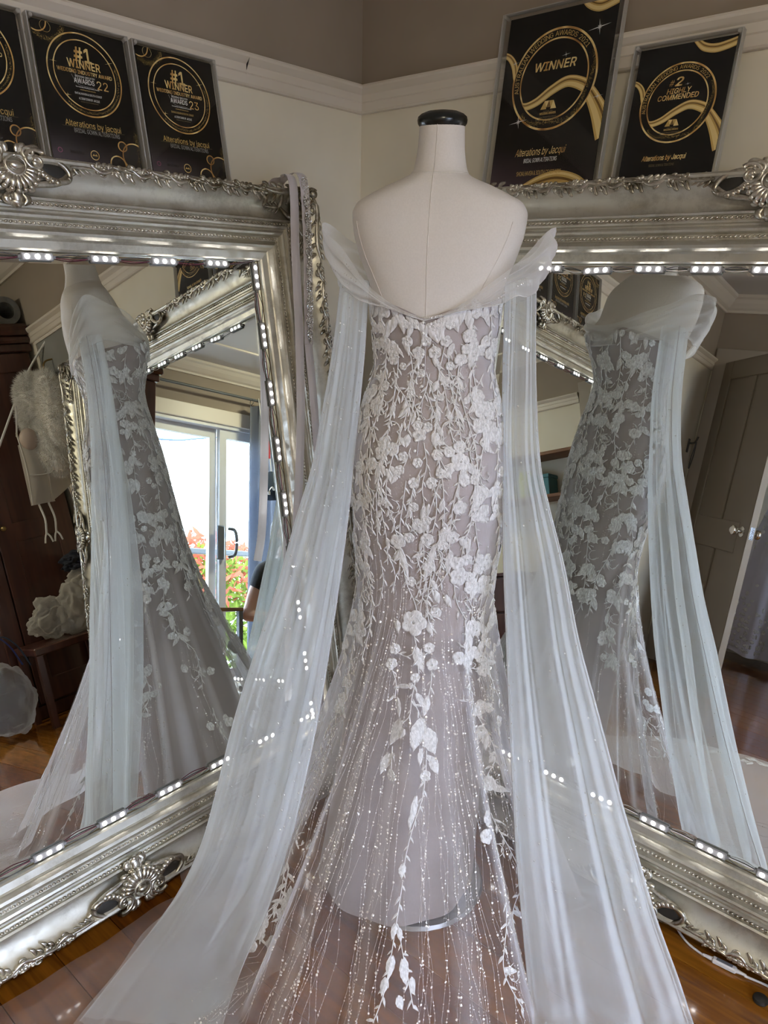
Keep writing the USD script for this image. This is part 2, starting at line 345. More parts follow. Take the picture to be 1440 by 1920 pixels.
def corner_orn():
    """at the outer corner between top and right; local x right, y up from the glass corner"""
    out = []; z = .066
    d = .152
    out += leaf_lobed(.120, .120, PI * .25, .085, .040, z - .010, 4)
    for sgx in (0, 1):
        sw = (lambda p: (p[1], p[0])) if sgx else (lambda p: p)
        Pn = lambda L: [sw(p) for p in L]
        out.append(frond(Pn([(.19, .19), (.15, .205), (.10, .197), (.045, .190), (.0, .196)]), .0070, z))
        c = sw((.150, .183)); out.append(spiral(*c, .022, 1.3, PI * .2, 1 if sgx else -1, z + .001, .006, 30))
        c = sw((.105, .200)); out.append(spiral(*c, .014, 1.1, PI, -1 if sgx else 1, z + .001, .0048, 22))
        for q in range(6):
            x = .168 - q * .030
            out.append(frond(Pn([(x, .196), (x - .010, .174 - .006 * (q % 2)), (x - .026, .156 - .010 * (q % 2))]), .0056, z - .006 - .003 * (q % 2)))
            out.append(frond(Pn([(x, .198), (x - .006, .210), (x - .020, .2145)]), .0050, z - .004))
        out += leaf_lobed(*sw((.070, .150)), PI if not sgx else -PI / 2, .070, .020, z - .018, 4)
        out.append(frond(Pn([(.118, .118), (.096, .128), (.070, .150)]), .0055, z - .018))
    out.append(ell((.196, .196, z), (.014, .014, .010), 2))
    out.append(spiral(.186, .186, .026, .9, PI * .25, 1, z + .002, .0062, 26))
    return out
CORN = [m @ np.diag([FS, FS, 1, 1]) for m in [frame([1, 0, 0], [0, 1, 0], [0, 0, 1], [GA, V1, 0]), frame([0, -1, 0], [1, 0, 0], [0, 0, 1], [GA, V0, 0]),
        frame([-1, 0, 0], [0, -1, 0], [0, 0, 1], [-GA, V0, 0]), frame([0, 1, 0], [-1, 0, 0], [0, 0, 1], [-GA, V1, 0])]]

mirror_a = thing('leaning_mirror', 'ornate silver framed mirror leaning against the left wall, jewelled sash hung on its corner', 'mirror', ML, 'pair of ornate silver mirrors')
def moved(meshes, M):
    m = trimesh.util.concatenate(meshes); m.apply_transform(M); return m
# glass with a bevelled border
bw, bd = .024, .0011
R = lambda a, b, h: [[-a, VC - b, h], [a, VC - b, h], [a, VC + b, h], [-a, VC + b, h]]
gv = A(R(GA - bw, GB - bw, 0) + R(GA + .004, GB + .004, -bd) + R(GA + .004, GB + .004, -.006))
gf = [[0, 1, 2], [0, 2, 3]]
for i in range(4):
    j = (i + 1) % 4
    gf += [[4 + i, 4 + j, j], [4 + i, j, i], [8 + i, 8 + j, 4 + j], [8 + i, 4 + j, 4 + i]]
gf += [[8, 10, 9], [8, 11, 10]]
obj('mirror_glass', trimesh.Trimesh(gv, gf, process=False), mirror_m, mirror_a)
for m in rails(): obj('frame_moulding', m, silver_leaf, mirror_a, smooth=32)
bk = [box(-GA - .165, GA + .165, V0 - .165, V0 - .002, -.030, .0135), box(-GA - .165, GA + .165, V1 + .002, V1 + .165, -.030, .0135),
      box(-GA - .165, -GA - .002, V0, V1, -.030, .0135), box(GA + .002, GA + .165, V0, V1, -.030, .0135), box(-GA - .1, GA + .1, V0 - .1, V1 + .1, -.014, -.0075)]
bk += [box(s * .5 - .04, s * .5 + .04, .004, .07, -.030, .004) for s in (-1, 1)]
obj('backing_board', bk, back_wood, mirror_a)
cen, siz, frs = [], [], []
for M, hl in SIDES:
    for w, h, pitch, s in ((.0602, .0275, .0098, 1), (.1030, .0372, .0106, 1.1)):
        n = int(2 * (hl + w) / pitch)
        x = ((np.arange(n) + .5) / n * 2 - 1) * (hl + w * FS)
        for xi in x:
            a = .55 if xi < 0 else -.55
            cen.append(M[:3, 0] * xi + M[:3, 1] * w + M[:3, 3] + A([0, 0, h])); siz.append((.0052 * s, .0036 * s, .0036 * s))
            frs.append(M[:3, :3] @ Rz(a)[:3, :3])
base = trimesh.creation.icosahedron(); V_, F_ = [], []
for i, c in enumerate(cen):
    V_.append((base.vertices * siz[i]) @ frs[i].T + c); F_.append(base.faces + 12 * i)
obj('beading', trimesh.Trimesh(np.vstack(V_), np.vstack(F_), process=False), silver_orn, mirror_a, smooth=True, kind='stuff')
cart, holes = cartouche(), cartouche_holes()
for i, (M, hl) in enumerate(SIDES):
    c = obj('cartouche', moved(cart, M), silver_orn, mirror_a, smooth=True)
    for hm in holes:
        hm = hm.copy(); hm.apply_transform(M); obj('pierced_opening', hm, dark_hole, c, smooth=True)
    for s in (-1, 1): obj('edge_scroll', moved(edge_scroll(s * .165, s * (hl - .01), 20 + i * 2 + (s > 0)), M), silver_orn, mirror_a, smooth=True)
co = corner_orn()
for M in CORN: obj('corner_ornament', moved(co, M), silver_orn, mirror_a, smooth=True)
mirror_b = dup(mirror_a, MR, 'ornate silver framed mirror leaning against the right wall, tallest award plaque standing on it')

# ---- strings of LED modules stuck just inside the frames
led_house = plain('led_housing', (.24, .24, .25), .5)
led_emit = mat('led_lens', {'p': ('principled_bsdf', {'base_color': (.9, .9, .9), 'emission_color': (1.0, .97, .95), 'emission_strength': LED_GLOW, 'roughness': .3})})
wire_w = plain('wire_white', (.72, .70, .70), .45); wire_r = plain('wire_maroon', (.16, .03, .06), .5); wire_d = plain('wire_grey', (.10, .10, .11), .5)
def led_string(M, label, spots, wires):
    """spots: list of runs; a run = list of (x, v, angle) modules joined by wire"""
    t = thing('led_string', label, 'led light', M, 'led strings on the mirrors')
    for runi in spots:
        prev = None
        for (x, v, a) in runi:
            Mm = T(x, v, .0012) @ Rz(a)
            h = box(-.035, .035, -.0085, .0085, 0, .0065, .0018); h.apply_transform(Mm)
            ends = [box(s * .035 - .006, s * .035 + .006, -.0035, .0035, 0, .0045, .001) for s in (-1, 1)]
            e = trimesh.util.concatenate(ends); e.apply_transform(Mm)
            mo = obj('led_module', [h, e], led_house, t)
            for q in (-.0225, 0, .0225):
                d = ell((0, 0, 0), (.0056, .0056, .0036), 1); d.apply_transform(Mm @ T(q, 0, .0062)); obj('lens', d, led_emit, mo, smooth=True)
            d = A([math.cos(a), math.sin(a), 0])
            c = A([x, v, .004])
            if prev is not None:
                for k, wm in enumerate(wires):
                    off = A([-d[1], d[0], 0]) * (k - .5) * .0032
                    p0, p1 = prev + off, c - d * .040 + off
                    mid = (p0 + p1) / 2 + A([0, 0, .004 + .003 * k]) + A([-d[1], d[0], 0]) * (.003 * (1 if k else -1))
                    obj('wire', tube(bez([p0, mid, p1], 6), .0011, 5), wm, t, smooth=True)
            prev = c + d * .040
    return t
S = .1544
lx = lambda u: 1.163 - u
top = [(lx(u), 1.5035, 0) for u in [1.120 + S * k for k in (4, 3, 2, 1, 0, -1, -2, -3)]]
side = [(lx(.536), 1.4734 - S * k, -PI / 2) for k in range(9)]
bot = [(lx(u), .2262, PI) for u in [.556 + S * k for k in range(9)]]
left_side = [(lx(1.794), .32 + S * k, PI / 2) for k in range(8)]
led_l = led_string(ML, 'string of white led modules inside the left-hand mirror frame, maroon and grey wires', [top + side, bot + left_side], (wire_r, wire_d))
rx = lambda u: u - 1.285
topr = [(rx(.902 + .1296 * k), 1.5035 - (.004 if k == 0 else 0), .06 if k == 0 else 0) for k in range(-1, 8)]
botr = [(rx(1.0108 + .1342 * k), .2262, PI) for k in range(6, -4, -1)]
sider = [(rx(1.913), 1.43 - .1342 * k, -PI / 2) for k in range(9)]
sidel = [(rx(.656), .32 + .1342 * k, PI / 2) for k in range(9)]
led_r = led_string(MR, 'string of white led modules inside the right-hand mirror frame, pale and grey wires', [topr + sider, botr], (wire_w, wire_d))

# inline switch, cable and door stop on the floor by the right-hand mirror
cb = thing('power_cable', 'white cable with inline switch lying on the boards below the right-hand mirror', 'cable')
obj('cable', tube(bez([(1.33, -.30, .05), (1.37, -.335, .012), (1.41, -.362, .0035), (1.455, -.374, .0035)], 8), .0028, 8), wire_w, cb, smooth=True)
obj('cable', tube(bez([(1.54, -.366, .0035), (1.60, -.358, .0035), (1.68, -.37, .0035), (1.85, -.40, .0035), (2.05, -.38, .0035)], 8), .0028, 8), wire_w, cb, smooth=True)
sw = box(-.026, .026, -.0075, .0075, .0005, .013, .003); sw.apply_transform(T(1.4975, -.3705, 0) @ Rz(.09))
en = [lathe([(0, -.016), (.003, -.016), (.0055, .010), (0, .010)], 12) for _ in (0, 1)]
for e_, sx in zip(en, (-1, 1)): e_.apply_transform(T(1.4975, -.3705, .0065) @ Rz(.09) @ T(sx * .030, 0, 0) @ Ry(sx * PI / 2) @ Rx(PI))
obj('inline_switch', [sw] + en, wire_w, cb, smooth=35)
lb_ = box(-.017, .017, -.0045, .0045, .0128, .0134); lb_.apply_transform(T(1.4975, -.3705, 0) @ Rz(.09)); obj('switch_label', lb_, plain('label_grey', (.20, .21, .24), .4), cb)
ds = thing('floor_disc', 'small black rubber disc on the boards beside the white cable', 'door stop')
obj('disc', lathe([(0, 0), (.014, 0), (.0155, .003), (.014, .009), (.008, .0115), (0, .012)], 24, (1.585, -.405, 0)), dark_hole, ds, smooth=40)
# jewelled sash over the right-hand corner of the left mirror
ribbon_m = plain('satin_ribbon', (.64, .61, .67), .42, sheen_weight=.4); stone_m = mat('rhinestone', {'p': ('principled_bsdf', {'base_color': (.90, .90, .92), 'metallic': .45, 'roughness': .10})}); claw_m = plain('stone_setting', (.42, .41, .41), .35, metallic=.7)
sash = thing('bridal_sash', 'lilac satin ribbon sash with rhinestone belt hung over the left mirror corner', 'sash', ML)
def strip(pts, w, th=.0012):
    """ribbon through (X, v, n) points, flat to the mirror"""
    c = bez(pts, 10); t = np.gradient(c, axis=0); t /= np.linalg.norm(t, axis=1, keepdims=True); z = np.zeros_like(t); z[:, 2] = 1; b = np.cross(t, z); b /= np.maximum(np.linalg.norm(b, axis=1, keepdims=True), .2)
    u = np.linspace(-.5, .5, 7); P = c[:, None] + b[:, None] * (u * w)[None, :, None]; P[..., 2] += .0016 * np.cos(u * 2 * PI)[None] ; n_ = P.shape[0]
    Q = P.copy(); Q[..., 2] -= th
    loop = np.concatenate([P, Q[:, ::-1]], 1); return grid_mesh(loop, closed_v=True)
belt = [(.764, 1.722, -.020), (.765, 1.738, .03), (.766, 1.722, .082), (.760, 1.62, .087), (.748, 1.50, .085), (.735, 1.40, .083), (.720, 1.285, .081)]
obj('belt_ribbon', strip(belt, .030), ribbon_m, sash, smooth=True)
obj('ribbon_tail', strip([(.720, 1.285, .080), (.712, 1.06, .078), (.690, .80, .077), (.645, .50, .074), (.606, .26, .072)], .027), ribbon_m, sash, smooth=True)
obj('ribbon_tail', strip([(.733, 1.716, -.02), (.733, 1.730, .03), (.732, 1.706, .079), (.712, 1.52, .079), (.690, 1.30, .079), (.655, 1.06, .079), (.60, .80, .076), (.565, .70, .075)], .029), ribbon_m, sash, smooth=True)
bc = bez(belt[2:], 30); d_ = np.r_[0, np.cumsum(np.linalg.norm(np.diff(bc, axis=0), axis=1))]; g = np.random.default_rng(91); sp, sr = [], []
for _ in range(900):
    s_ = g.uniform(0, d_[-1]); wv = .0055 + .0075 * abs(math.sin(s_ / .044 * PI)); 
    if d_[-1] - s_ < .03: wv = .011 * (d_[-1] - s_) / .03
    q = A([np.interp(s_, d_, bc[:, i]) for i in range(3)]); o_ = g.uniform(-1, 1) * wv; sp.append(q + A([o_, 0, .004 + .003 * (1 - abs(o_) / .014)])); sr.append(g.uniform(.0012, .0026))
sv, sf = [], []
ocb = A([[1, 0, 0], [.5, .87, 0], [-.5, .87, 0], [-1, 0, 0], [-.5, -.87, 0], [.5, -.87, 0], [0, 0, .7]], float); ocf = A([[i, (i + 1) % 6, 6] for i in range(6)])
for i, (q, r_) in enumerate(zip(sp, sr)):
    Mr = trimesh.transformations.random_rotation_matrix(g.uniform(size=3))[:3, :3]; Mr = Rx(g.normal(0, .35))[:3, :3] @ Ry(g.normal(0, .35))[:3, :3] @ Rz(g.uniform(0, 6))[:3, :3]
    sv.append((ocb * r_) @ Mr.T + q); sf.append(ocf + 7 * i)
obj('rhinestones', trimesh.Trimesh(np.vstack(sv), np.vstack(sf), process=False), stone_m, sash, kind='stuff')
s_ = np.linspace(.004, d_[-1] - .002, 160); wv = .004 + .0075 * np.abs(np.sin(s_ / .044 * PI)); wv = np.minimum(wv, np.maximum((d_[-1] - s_) * .4, .0005)); q = np.stack([np.interp(s_, d_, bc[:, i]) for i in range(3)], 1) + A([0, 0, .003])
obj('stone_setting', grid_mesh(np.stack([q + wv[:, None] * A([-1, 0, 0]), q + A([0, 0, .0015]), q + wv[:, None] * A([1, 0, 0])], 1)), claw_m, sash, smooth=True)
# ================================================================== AWARD PLAQUES standing on the mirror tops
def pane(name, tint, rough):
    """clear sheet: the mirror share counts on the face that the light enters, the far face lets it out"""
    return mat(name, {'f': ('fresnel', {'IOR': 1.45}), 'g0': ('geometry', {}), 'inv': ('math', {'math_type': 'subtract', 'value1': 1.0}), 'mul': ('math', {'math_type': 'multiply'}),
                      't': ('transparent_bsdf', {'color': tint}), 'g': ('glossy_bsdf', {'color': (1, 1, 1), 'roughness': rough}), 'm': ('mix_closure', {})},
               [('g0.backfacing', 'inv.value2'), ('f.fac', 'mul.value1'), ('inv.value', 'mul.value2'), ('mul.value', 'm.fac'), ('t.BSDF', 'm.closure1'), ('g.BSDF', 'm.closure2')], surface='m.closure')
acrylic = pane('acrylic', (.97, .97, .965), .02)
acrylic_edge = plain('acrylic_edge', (.62, .61, .59), .15, alpha=.55)
gold = mat('gold_print', {'t': ('texture_coordinate', {}), 'm': ('mapping', {'scale': (1, .5, 1), 'rotation': (0, 0, .5)}), 'n': ('noise_texture', {'scale': 26, 'detail': 1}),
           'r': ('rgb_ramp', {'ramp': [(.30, (.30, .13, .03)), (.45, (.72, .42, .12)), (.55, (.95, .76, .34)), (.68, (.55, .30, .08))]}), 'p': ('principled_bsdf', {'roughness': .4})},
           [('t.object', 'm.vector'), ('m.vector', 'n.vector'), ('n.fac', 'r.fac'), ('r.color', 'p.base_color')])
gold_hi = plain('gold_print_light', (.92, .72, .32), .4); gold_mid = plain('gold_print_mid', (.66, .44, .13), .4); gold_lo = plain('gold_print_dark', (.22, .12, .03), .4)
gold_dim = plain('gold_print_dim', (.16, .12, .06), .5)
white_p = plain('white_print', (.82, .82, .82), .5); grey_p = plain('grey_print', (.34, .34, .35), .5); pink_p = plain('pink_print', (.42, .10, .22), .5); black_p = plain('black_print', (.012, .011, .011), .4)
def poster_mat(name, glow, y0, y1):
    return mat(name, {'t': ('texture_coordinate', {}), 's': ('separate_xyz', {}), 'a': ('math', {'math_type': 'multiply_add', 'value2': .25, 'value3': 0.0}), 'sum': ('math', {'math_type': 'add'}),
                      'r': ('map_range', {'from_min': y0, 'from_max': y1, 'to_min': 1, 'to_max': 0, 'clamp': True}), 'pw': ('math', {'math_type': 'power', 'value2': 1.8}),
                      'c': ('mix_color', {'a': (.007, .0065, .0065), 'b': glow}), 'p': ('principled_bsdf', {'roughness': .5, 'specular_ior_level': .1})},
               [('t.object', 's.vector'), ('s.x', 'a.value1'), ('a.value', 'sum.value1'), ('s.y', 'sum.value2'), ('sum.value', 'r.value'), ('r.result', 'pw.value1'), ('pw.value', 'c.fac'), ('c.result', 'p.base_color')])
TXT = {}
def letters(s, bold):
    if (s, bold) not in TXT: TXT[s, bold] = meshkit.text_mesh(s, .02, .0003, bold)
    return TXT[s, bold].copy()
def text_poly(s, h, cx, cy, width=None, bold=False, slant=0.0, z=0.0):
    m = letters(s, bold); m.vertices[:, :2] *= h / .02; b = m.bounds
    m.apply_translation([-(b[0][0] + b[1][0]) / 2, -h / 2, z])
    if slant: m.vertices[:, 0] += m.vertices[:, 1] * slant
    if width: m.vertices[:, 0] *= width / (b[1][0] - b[0][0])
    m.apply_translation([cx, cy, 0]); return m
def ring(cx, cy, r, w, a0=0, a1=2 * PI, z=0, n=72, rx_=1.0):
    a = np.linspace(a0, a1, n); pts = lambda rr: np.stack([cx + rr * rx_ * np.cos(a), cy + rr * np.sin(a)], 1)
    P = np.stack([np.hstack([pts(r - w / 2), np.full((n, 1), z)]), np.hstack([pts(r + w / 2), np.full((n, 1), z)])])
    return grid_mesh(P)
def ribbon(pts, w, z, cut=None, off0=-.5, off1=.5):
    c = bez(pts, 14); t = np.gradient(c, axis=0); t /= np.linalg.norm(t, axis=1, keepdims=True); nn = np.stack([-t[:, 1], t[:, 0]], 1)
    wv = np.interp(np.linspace(0, 1, len(c)), np.linspace(0, 1, len(np.atleast_1d(w))), np.atleast_1d(w))[:, None]
    a, b = c + nn * wv * off0, c + nn * wv * off1
    p = Polygon(np.vstack([a, b[::-1]])).buffer(0)
    if cut is not None: p = p.intersection(cut)
    return None if p.is_empty else extr(p, .0001, z)
def star(cx, cy, r, z, rot=0):
    out = []
    for a, L in ((0, 1), (PI / 2, .6), (PI / 4, .25), (-PI / 4, .25)):
        d = A([math.cos(a + rot), math.sin(a + rot)]) * r * L; e = A([-d[1], d[0]]) / max(L, .1) * .05
        out.append(extr(Polygon([A([cx, cy]) - d, A([cx, cy]) + e, A([cx, cy]) + d, A([cx, cy]) - e]), .0001, z))
    return out
def dots(pts, s, z):
    V, F = [], []
    for i, (x, y) in enumerate(pts):
        q = s * (.6 + .8 * ((i * 37) % 11) / 11)
        V += [[x - q, y, z], [x, y - q, z], [x + q, y, z], [x, y + q, z]]; F += [[4 * i, 4 * i + 1, 4 * i + 2], [4 * i, 4 * i + 2, 4 * i + 3]]
    return trimesh.Trimesh(V, F, process=False)
def plaque_base(label, M, w, h, W_, H_, pm):
    """poster w x h centred in an acrylic holder W_ x H_ standing on y = 0"""
    t = thing('award_plaque', label, 'award plaque', M, 'award plaques standing on the mirror tops')
    yb = (H_ - h) / 2
    obj('acrylic_sheet', box(-W_ / 2, W_ / 2, 0, H_, .0105, .0145), acrylic, t)
    obj('acrylic_sheet', box(-W_ / 2, W_ / 2, 0, H_, 0, .004), acrylic, t)
    obj('edge_strip', [box(s * W_ / 2 - .0022, s * W_ / 2 + .0004, 0, H_, -.0004, .0149) for s in (-1, 1)] + [box(-W_ / 2, W_ / 2, H_ - .0012, H_ + .0004, -.0004, .0149)], acrylic_edge, t)
    for sx in (-1, 1): obj('standoff', [lathe([(0, -.001), (.004, -.001), (.0045, 0), (.0045, .0165), (.0035, .018), (0, .018)], 14, (sx * (W_ / 2 - .007), H_ - .007, 0))], acrylic_edge, t, smooth=30)
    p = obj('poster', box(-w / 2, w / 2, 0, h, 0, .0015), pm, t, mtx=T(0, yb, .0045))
    return t, p
Z1 = .0017
def add(parent, name, meshes, m, **kw):
    meshes = [x for x in (meshes if isinstance(meshes, list) else [meshes]) if x is not None]
    return obj(name, meshes, m, parent, **kw)
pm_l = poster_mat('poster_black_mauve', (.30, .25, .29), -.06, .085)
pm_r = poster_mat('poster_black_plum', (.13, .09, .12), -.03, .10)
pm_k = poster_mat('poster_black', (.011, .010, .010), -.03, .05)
def left_plaque(label, M, yr, gold_year):
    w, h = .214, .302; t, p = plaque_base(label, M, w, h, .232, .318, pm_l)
    X = lambda x: (x - .5) * w
    Y = lambda y: h - y * w
    cut = Polygon([(-w / 2, 0), (w / 2, 0), (w / 2, h), (-w / 2, h)])
    add(p, 'gold_ring', ring(X(.5), Y(.44), .40 * w, .014 * w, z=Z1), gold); add(p, 'gold_ring', ring(X(.5), Y(.44), .335 * w, .011 * w, z=Z1), gold)
    L = lambda s, y, hh, ww, m, x=.5, b=False: add(p, 'lettering', text_poly(s, hh * w, X(x), Y(y), ww * w if ww else None, b, z=Z1), m)
    L('#1', .245, .135, .19, gold, .5, True); L('WINNER', .342, .078, .36, gold, .5, True); L('WEDDING INDUSTRY AWARD', .418, .036, .60, gold, .5, True)
    L('WEDDING INDUSTRY', .462, .02, .22, white_p, .49); L('AWARDS', .503, .047, .225, white_p, .475, True); L(yr, .515, .085, .125, gold_year, .675)
    L('The Australian Wedding Industry Awards', .563, .013, .26, white_p, .5); L('weddingindustryawards', .588, .011, .17, gold_mid, .5)
    L('SHOALHAVEN & SOUTH COAST', .628, .021, .30, white_p if yr == '22' else gold_mid, .5); L('ALTERATIONS BY JACQUI', .676, .022, .23, white_p, .5); L('Bridal Gown Alterations', .705, .014, .19, gold_dim, .5)
    L('Alterations by jacqui', .932, .058, .62, gold_mid, .5); L('BRIDAL GOWN ALTERATIONS', 1.0, .042, .51, grey_p, .53)
    add(p, 'rule_line', [extr(Polygon([(X(.15), Y(.967)), (X(.85), Y(.967)), (X(.85), Y(.970)), (X(.15), Y(.970))]), .0001, Z1)], gold_dim)
    b = []
    for i in range(16):
        a = .2 + i * .12; b.append((X(.36) + .035 * w * math.cos(a) * (1 - .3 * (i > 9)), Y(.47) + .045 * w * math.sin(a)))
    add(p, 'figure_sketch', [ribbon(b, .005 * w, Z1), ribbon([(X(.345), Y(.45)), (X(.375), Y(.51)), (X(.42), Y(.545)), (X(.52), Y(.55)), (X(.58), Y(.55))], .004 * w, Z1)], grey_p)
    add(p, 'logo_ring', [ring(X(.46), Y(1.225), .045 * w, .009 * w, z=Z1, n=30)], gold)
    add(p, 'logo_disc', [extr(Polygon([(X(.46) + .041 * w * math.cos(a), Y(1.225) + .041 * w * math.sin(a)) for a in np.linspace(0, 2 * PI, 24)]), .0001, Z1)], black_p)
    add(p, 'logo_mark', [extr(Polygon([(X(.46 + .03 * c), Y(1.225 + .022 * d)) for c, d in ((-1, .4), (-.5, -.6), (0, .1), (.5, -.6), (1, .4))]), .0001, Z1 + .0002)], gold_mid)
    L('BRIDES', 1.322, .036, .13, white_p, .465, True); L('INSURANCE', 1.215, .026, .16, black_p, .27, True); L('PROUDLY IN', 1.322, .026, .13, black_p, .255, True)
    add(p, 'pink_mark', [ring(X(.085), Y(1.215), .022 * w, .006 * w, z=Z1, n=20), ribbon([(X(.33), Y(1.345)), (X(.345), Y(1.31)), (X(.36), Y(1.345)), (X(.38), Y(1.32))], .008 * w, Z1)], pink_p)
    for x, y, r in ((.93, 1.19, .145), (.80, 1.095, .055), (.72, 1.29, .095)):
        a = np.linspace(0, 2 * PI, 60); o = Polygon(np.stack([X(x) + r * w * np.cos(a), Y(y) + r * w * np.sin(a)], 1)); i = o.buffer(-.013 * w)
        add(p, 'gold_bubble', [extr(o.intersection(cut).difference(i), .0001, Z1)], gold)
        add(p, 'black_bubble', [extr(i.intersection(cut), .0001, Z1 - .0001)], black_p)
    for x, y, r in ((.05, .0, .115), (.145, .05, .055)):
        a = np.linspace(0, 2 * PI, 60); o = Polygon(np.stack([X(x) + r * w * np.cos(a), Y(y) + r * w * np.sin(a)], 1)); i = o.buffer(-(.012 if r > .1 else .003) * w)
        add(p, 'gold_bubble', [extr(o.intersection(cut).difference(i), .0001, Z1)], gold)
    g = np.random.default_rng(int(yr)); pts = []
    for k in range(900):
        u = g.uniform(); cc = bez([(.98, .95), (.99, 1.15), (.95, 1.28), (.82, 1.41)], 30) if k % 2 else bez([(.01, .13), (.15, .165), (.27, .11), (.33, .02)], 30)
        q = cc[int(u * (len(cc) - 1))]; q = q + g.normal(0, .016, 2)
        if .005 < q[0] < .995 and .005 < q[1] < 1.40: pts.append((X(q[0]), Y(q[1])))
    add(p, 'glitter_dust', dots(pts, .0022 * w, Z1), gold_mid, kind='stuff')
    pts = [(X(.5) + .368 * w * math.cos(a) * (1 + g.normal(0, .02)), Y(.44) + .368 * w * math.sin(a) * (1 + g.normal(0, .02))) for a in g.uniform(-2.3, .35, 420)]
    add(p, 'glitter_dust', dots(pts, .0022 * w, Z1), gold_mid, kind='stuff')
    add(p, 'print_sparkle', star(X(.79), Y(.27), .05 * w, Z1 + .0001, .3) + star(X(.17), Y(.36), .04 * w, Z1 + .0001) + star(X(.27), Y(.66), .04 * w, Z1 + .0001), gold_hi)
    return t
def right_plaque(label, M, w, h, W_, H_, first):
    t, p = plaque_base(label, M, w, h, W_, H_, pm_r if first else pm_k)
    dy = 0 if first else .045
    X = lambda x: (x - .5) * w
    Y = lambda y: h - (y + dy) * w
    cut = Polygon([(-w / 2, 0), (w / 2, 0), (w / 2, h), (-w / 2, h)])
    cy, ro, ri = .535, .39, .315
    disc = Polygon([(X(.5) + ro * w * math.cos(a), Y(cy) + ro * w * math.sin(a)) for a in np.linspace(0, 2 * PI, 80)])
    ins = Polygon([(X(.5) + ri * w * math.cos(a), Y(cy) + ri * w * math.sin(a)) for a in np.linspace(0, 2 * PI, 80)])
    def swoosh(pts, ww, region, z=Z1 - .0001):
        pts = [(X(x), Y(y)) for x, y in pts]
        for nm, m, o0, o1, dz in (('gold_ribbon', gold_mid, -.5, .5, 0), ('ribbon_sheen', gold_hi, -.38, -.05, .0001), ('ribbon_shade', gold_lo, .08, .20, .0001), ('ribbon_sheen', gold_hi, .30, .42, .0001)):
            r_ = ribbon(pts, [q * w for q in ww], z + dz, region, o0, o1)
            if r_ is not None: add(p, nm, [r_], m)
    swoosh([(-.05, .27), (.03, .30), (.09, .37), (.12, .47), (.14, .56)], [.05, .05, .06, .05, .02], cut.difference(disc))
    swoosh([(.17, .65), (.24, .72), (.36, .70), (.50, .62), (.64, .57), (.78, .61), (.86, .68)], [.02, .06, .07, .08, .09, .10, .09], ins)
    swoosh([(.84, .66), (.90, .74), (.97, .85), (1.05, 1.02)], [.10, .12, .15, .18], cut.difference(disc))
    swoosh([(.66, -.08 - dy), (.74, .00), (.84, .04), (.95, .02), (1.05, -.01)] if first else [(.58, -.06), (.68, .02), (.80, .05), (.92, .035), (1.05, .0)], [.05, .08, .09, .09, .08], cut)
    if first: swoosh([(.10, 1.54), (.28, 1.45), (.48, 1.37), (.66, 1.345), (.84, 1.39), (1.0, 1.50)], [.05, .10, .14, .17, .16, .12], cut)
    else: swoosh([(.45, 1.36), (.65, 1.32), (.85, 1.33), (1.0, 1.38)], [.03, .07, .08, .06], cut)
    add(p, 'gold_ring', ring(X(.5), Y(cy), ro * w, .017 * w, z=Z1), gold); add(p, 'gold_ring', ring(X(.5), Y(cy), ri * w, .013 * w, z=Z1), gold)
    s = 'AUSTRALIAN WEDDING AWARDS 2021' if first else 'AUSTRALIAN WEDDING AWARDS 2022'
    a = math.radians(193); ms = []
    for ch in s:
        adv = {' ': .5, 'I': .38, 'W': 1.25, 'M': 1.15}.get(ch, .86) * .0395 / ((ro + ri) / 2)
        if ch != ' ':
            m = letters(ch, False); m.vertices[:, :2] *= .038 * w / .02; b = m.bounds; m.apply_translation([-(b[0][0] + b[1][0]) / 2, -.019 * w, Z1]); am = a - adv / 2
            m.apply_transform(Rz(am - PI / 2)); m.apply_translation([X(.5) + (ro + ri) / 2 * w * math.cos(am), Y(cy) + (ro + ri) / 2 * w * math.sin(am), 0]); ms.append(m)
        a -= adv
    add(p, 'arched_lettering', ms, gold_mid)
    L = lambda s, y, hh, ww, m, x=.5, b=False, sl=0.0: add(p, 'lettering', text_poly(s, hh * w, X(x), Y(y), ww * w, b, sl, Z1), m)
    if first: L('WINNER', .425, .066, .39, gold, .5, True, .15)
    else:
        L('#', .335, .06, .045, gold, .41, False, .2); L('2', .325, .085, .075, gold, .49, True, .15); L('HIGHLY', .415, .05, .25, gold, .5, True, .15); L('COMMENDED', .475, .05, .43, gold, .5, True, .15)
    for i, (c, m) in enumerate((([(-.5, 0), (-.28, 1), (-.12, 0)], gold_mid), ([(-.28, 1), (.0, 1), (-.14, .2)], gold_hi), ([(-.14, .2), (0, .9), (.14, .2)], gold_lo), ([(0, 1), (.28, 1), (.14, .2)], gold_mid), ([(.12, 0), (.28, 1), (.5, 0)], gold_hi))):
        add(p, 'logo_facet', [extr(Polygon([(X(.49 + .15 * q), Y(.765) + r_ * .066 * w) for q, r_ in c]), .0001, Z1)], m)
    L('AUSTRALIAN', .782, .015, .09, gold_dim, .49); L('WEDDING AWARDS', .798, .017, .155, gold_mid, .49, True); L('www.theawards.com.au' if first else 'www.australianweddingawards.com', .825, .014, .17 if first else .26, gold_dim, .49); L('#AustralianWeddingAwards', .845, .014, .22, gold_dim, .49)
